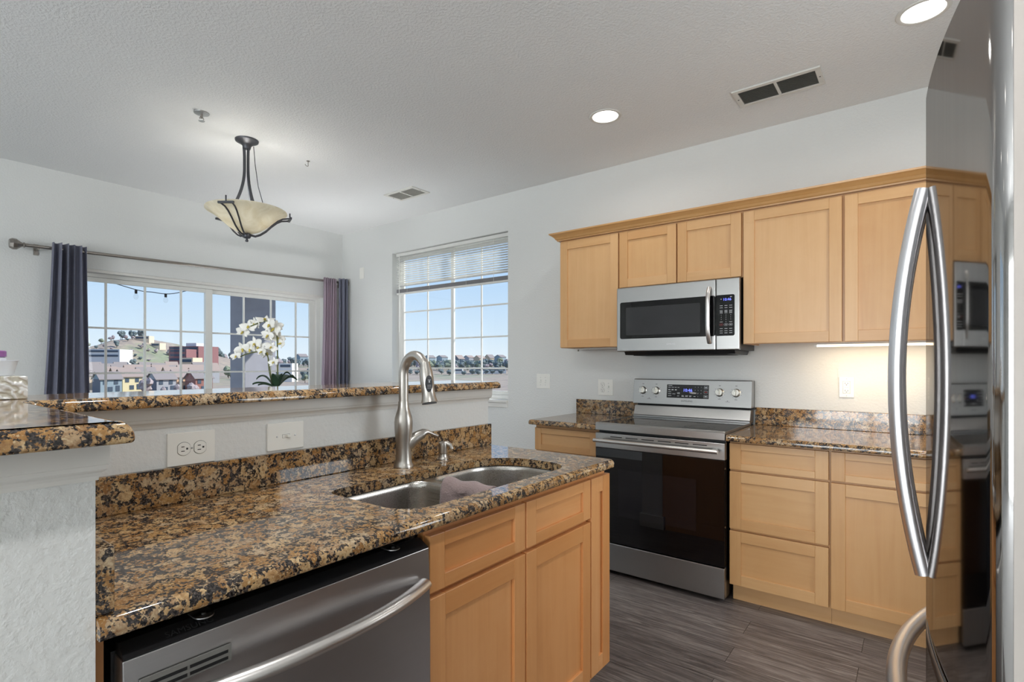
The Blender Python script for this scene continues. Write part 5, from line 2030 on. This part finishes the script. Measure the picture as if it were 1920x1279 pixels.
def tree(kind, px, t, hgt, label, group, wide=1.0, zoff=0.0):
    c = away(px, t)
    rad = 0.46 * hgt * wide
    if any(hypot(c.x - a_, c.y - b_) < rad + r_ for a_, b_, r_ in OCC):
        return None
    OCC.append((c.x, c.y, rad))
    z = ground_z(c.x, c.y) + zoff
    key = kind + str(rt.randrange(3))
    r_ = thing('tree', (c.x, c.y, z), label, 'tree', group)
    r_.rotation_euler = (0, 0, rt.uniform(0, 6.28))
    r_.scale = (hgt / 10 * wide, hgt / 10 * wide, hgt / 10)
    if key not in PROTO:
        mat = {'d': 'tree_hazy', 'b': 'tree_bare', 'o': 'tree_olive'}[kind]
        sv = ORG[r_.name]
        ORG[r_.name] = (0, 0, 0)
        cr_ = blob(len(PROTO) * 13 + 3, 4.2, 10, mat).build('crown', r_)
        tk = MB('bark').tube([(0, 0, -1.5), (0.1, 0, 2), (0, 0.1, 5)], [0.4, 0.3, 0.15], 8).build('trunk', r_)
        ORG[r_.name] = sv
        PROTO[key] = (cr_, tk)
    else:
        for o in PROTO[key]:
            c2 = o.copy()
            c2.parent = r_
            COL.objects.link(c2)
    return r_


for o in list(COL.objects):
    if o.get('category') in ('house', 'building', 'shed'):
        occupy(o, 10.0 if o.get('group') == 'houses on the far ridge' else (5.5 if o.get('category') == 'house' else (7 if o.name.startswith(('hilltop', 'white', 'ware')) else 17)))
GA = 'trees among the row houses'
for px_, t, h, k in ((272, 178, 6.4, 'b'), (266, 186, 6.6, 'b'), (276, 190, 6.0, 'b'), (306, 170, 3.4, 'b'), (332, 172, 4.2, 'b'), (364, 174, 5.2, 'b'), (381, 176, 6.0, 'b'), (354, 170, 3.6, 'b')):
    tree(k, px_, t, h, 'bare purplish tree in front of the nearest row houses', GA)
GB = 'trees on the hill'
for px_, t, h, k, lo in ((226, 505, 7, 'd', 0), (229, 512, 8, 'd', 0), (240, 515, 6, 'd', 0), (247, 520, 7, 'd', 0), (252, 512, 6, 'd', 0), (264, 530, 10, 'd', 0), (213, 500, 5, 'b', 0), (219, 470, 6, 'd', 0), (246, 440, 8, 'd', 0), (250, 436, 7, 'd', 0), (234, 430, 6, 'o', 0), (258, 430, 6, 'o', 0),
                         (284, 500, 5, 'b', 0), (292, 490, 5, 'b', 0), (308, 505, 6, 'b', 0), (317, 500, 6, 'b', 0), (324, 495, 6, 'd', 0), (302, 400, 8, 'd', 0), (312, 395, 8, 'd', 0), (210, 420, 6, 'o', 0), (180, 440, 6, 'd', 0), (270, 410, 6, 'b', 0), (330, 385, 7, 'd', 0), (285, 380, 6, 'b', 0), (240, 390, 6, 'd', 0), (200, 390, 6, 'b', 0)):
    tree(k, px_, t, h, 'small tree on the dry hill beyond the row houses', GB)
for i in range(70):
    px_ = 165 + 175 * rt.random()
    tree(rt.choice('bbbod'), px_, rt.uniform(400, 515), rt.uniform(2.2, 4.2), 'low scrub bush on the dry hill beyond the row houses', 'scrub on the hill', 1.6)
GC = 'trees beyond the balcony column'
for i in range(40):
    px_ = 422 + 186 * rt.random()
    tree(rt.choice('bbddo'), px_, rt.uniform(300, 420), rt.uniform(5, 8), 'scrubby tree on the flat land beyond the balcony column and orchid', GC)
for px_, t, h in ((435, 110, 4.5), (441, 112, 4.2), (548, 120, 4.4), (575, 118, 4.2), (598, 125, 4.5)):
    tree('o', px_, t, h, 'rounded olive green shrub on the field below the balcony', 'shrubs on the field', 1.3)
GD = 'trees on the ridge through the blind window'
for i in range(420):
    px_ = 750 + 206 * rt.random()
    tree(rt.choice('ddddob'), px_, rt.uniform(600, 780), rt.uniform(6, 11), 'dark tree on the wooded ridge seen through the blind window', GD, 1.2)
for i in range(22):
    px_ = 745 + 215 * (i + rt.random()) / 22
    tree('d', px_, 540 + rt.uniform(-12, 12), rt.uniform(3.5, 5.5), 'low dark tree along the far edge of the field seen through the blind window', 'trees along the field edge', 1.9)
GE = 'trees on the ridge through the patio door'
for i in range(140):
    px_ = 392 + 220 * rt.random()
    tree(rt.choice('dddb'), px_, rt.uniform(620, 740), rt.uniform(6, 11), 'dark tree on the low ridge seen through the patio door', GE, 1.2)
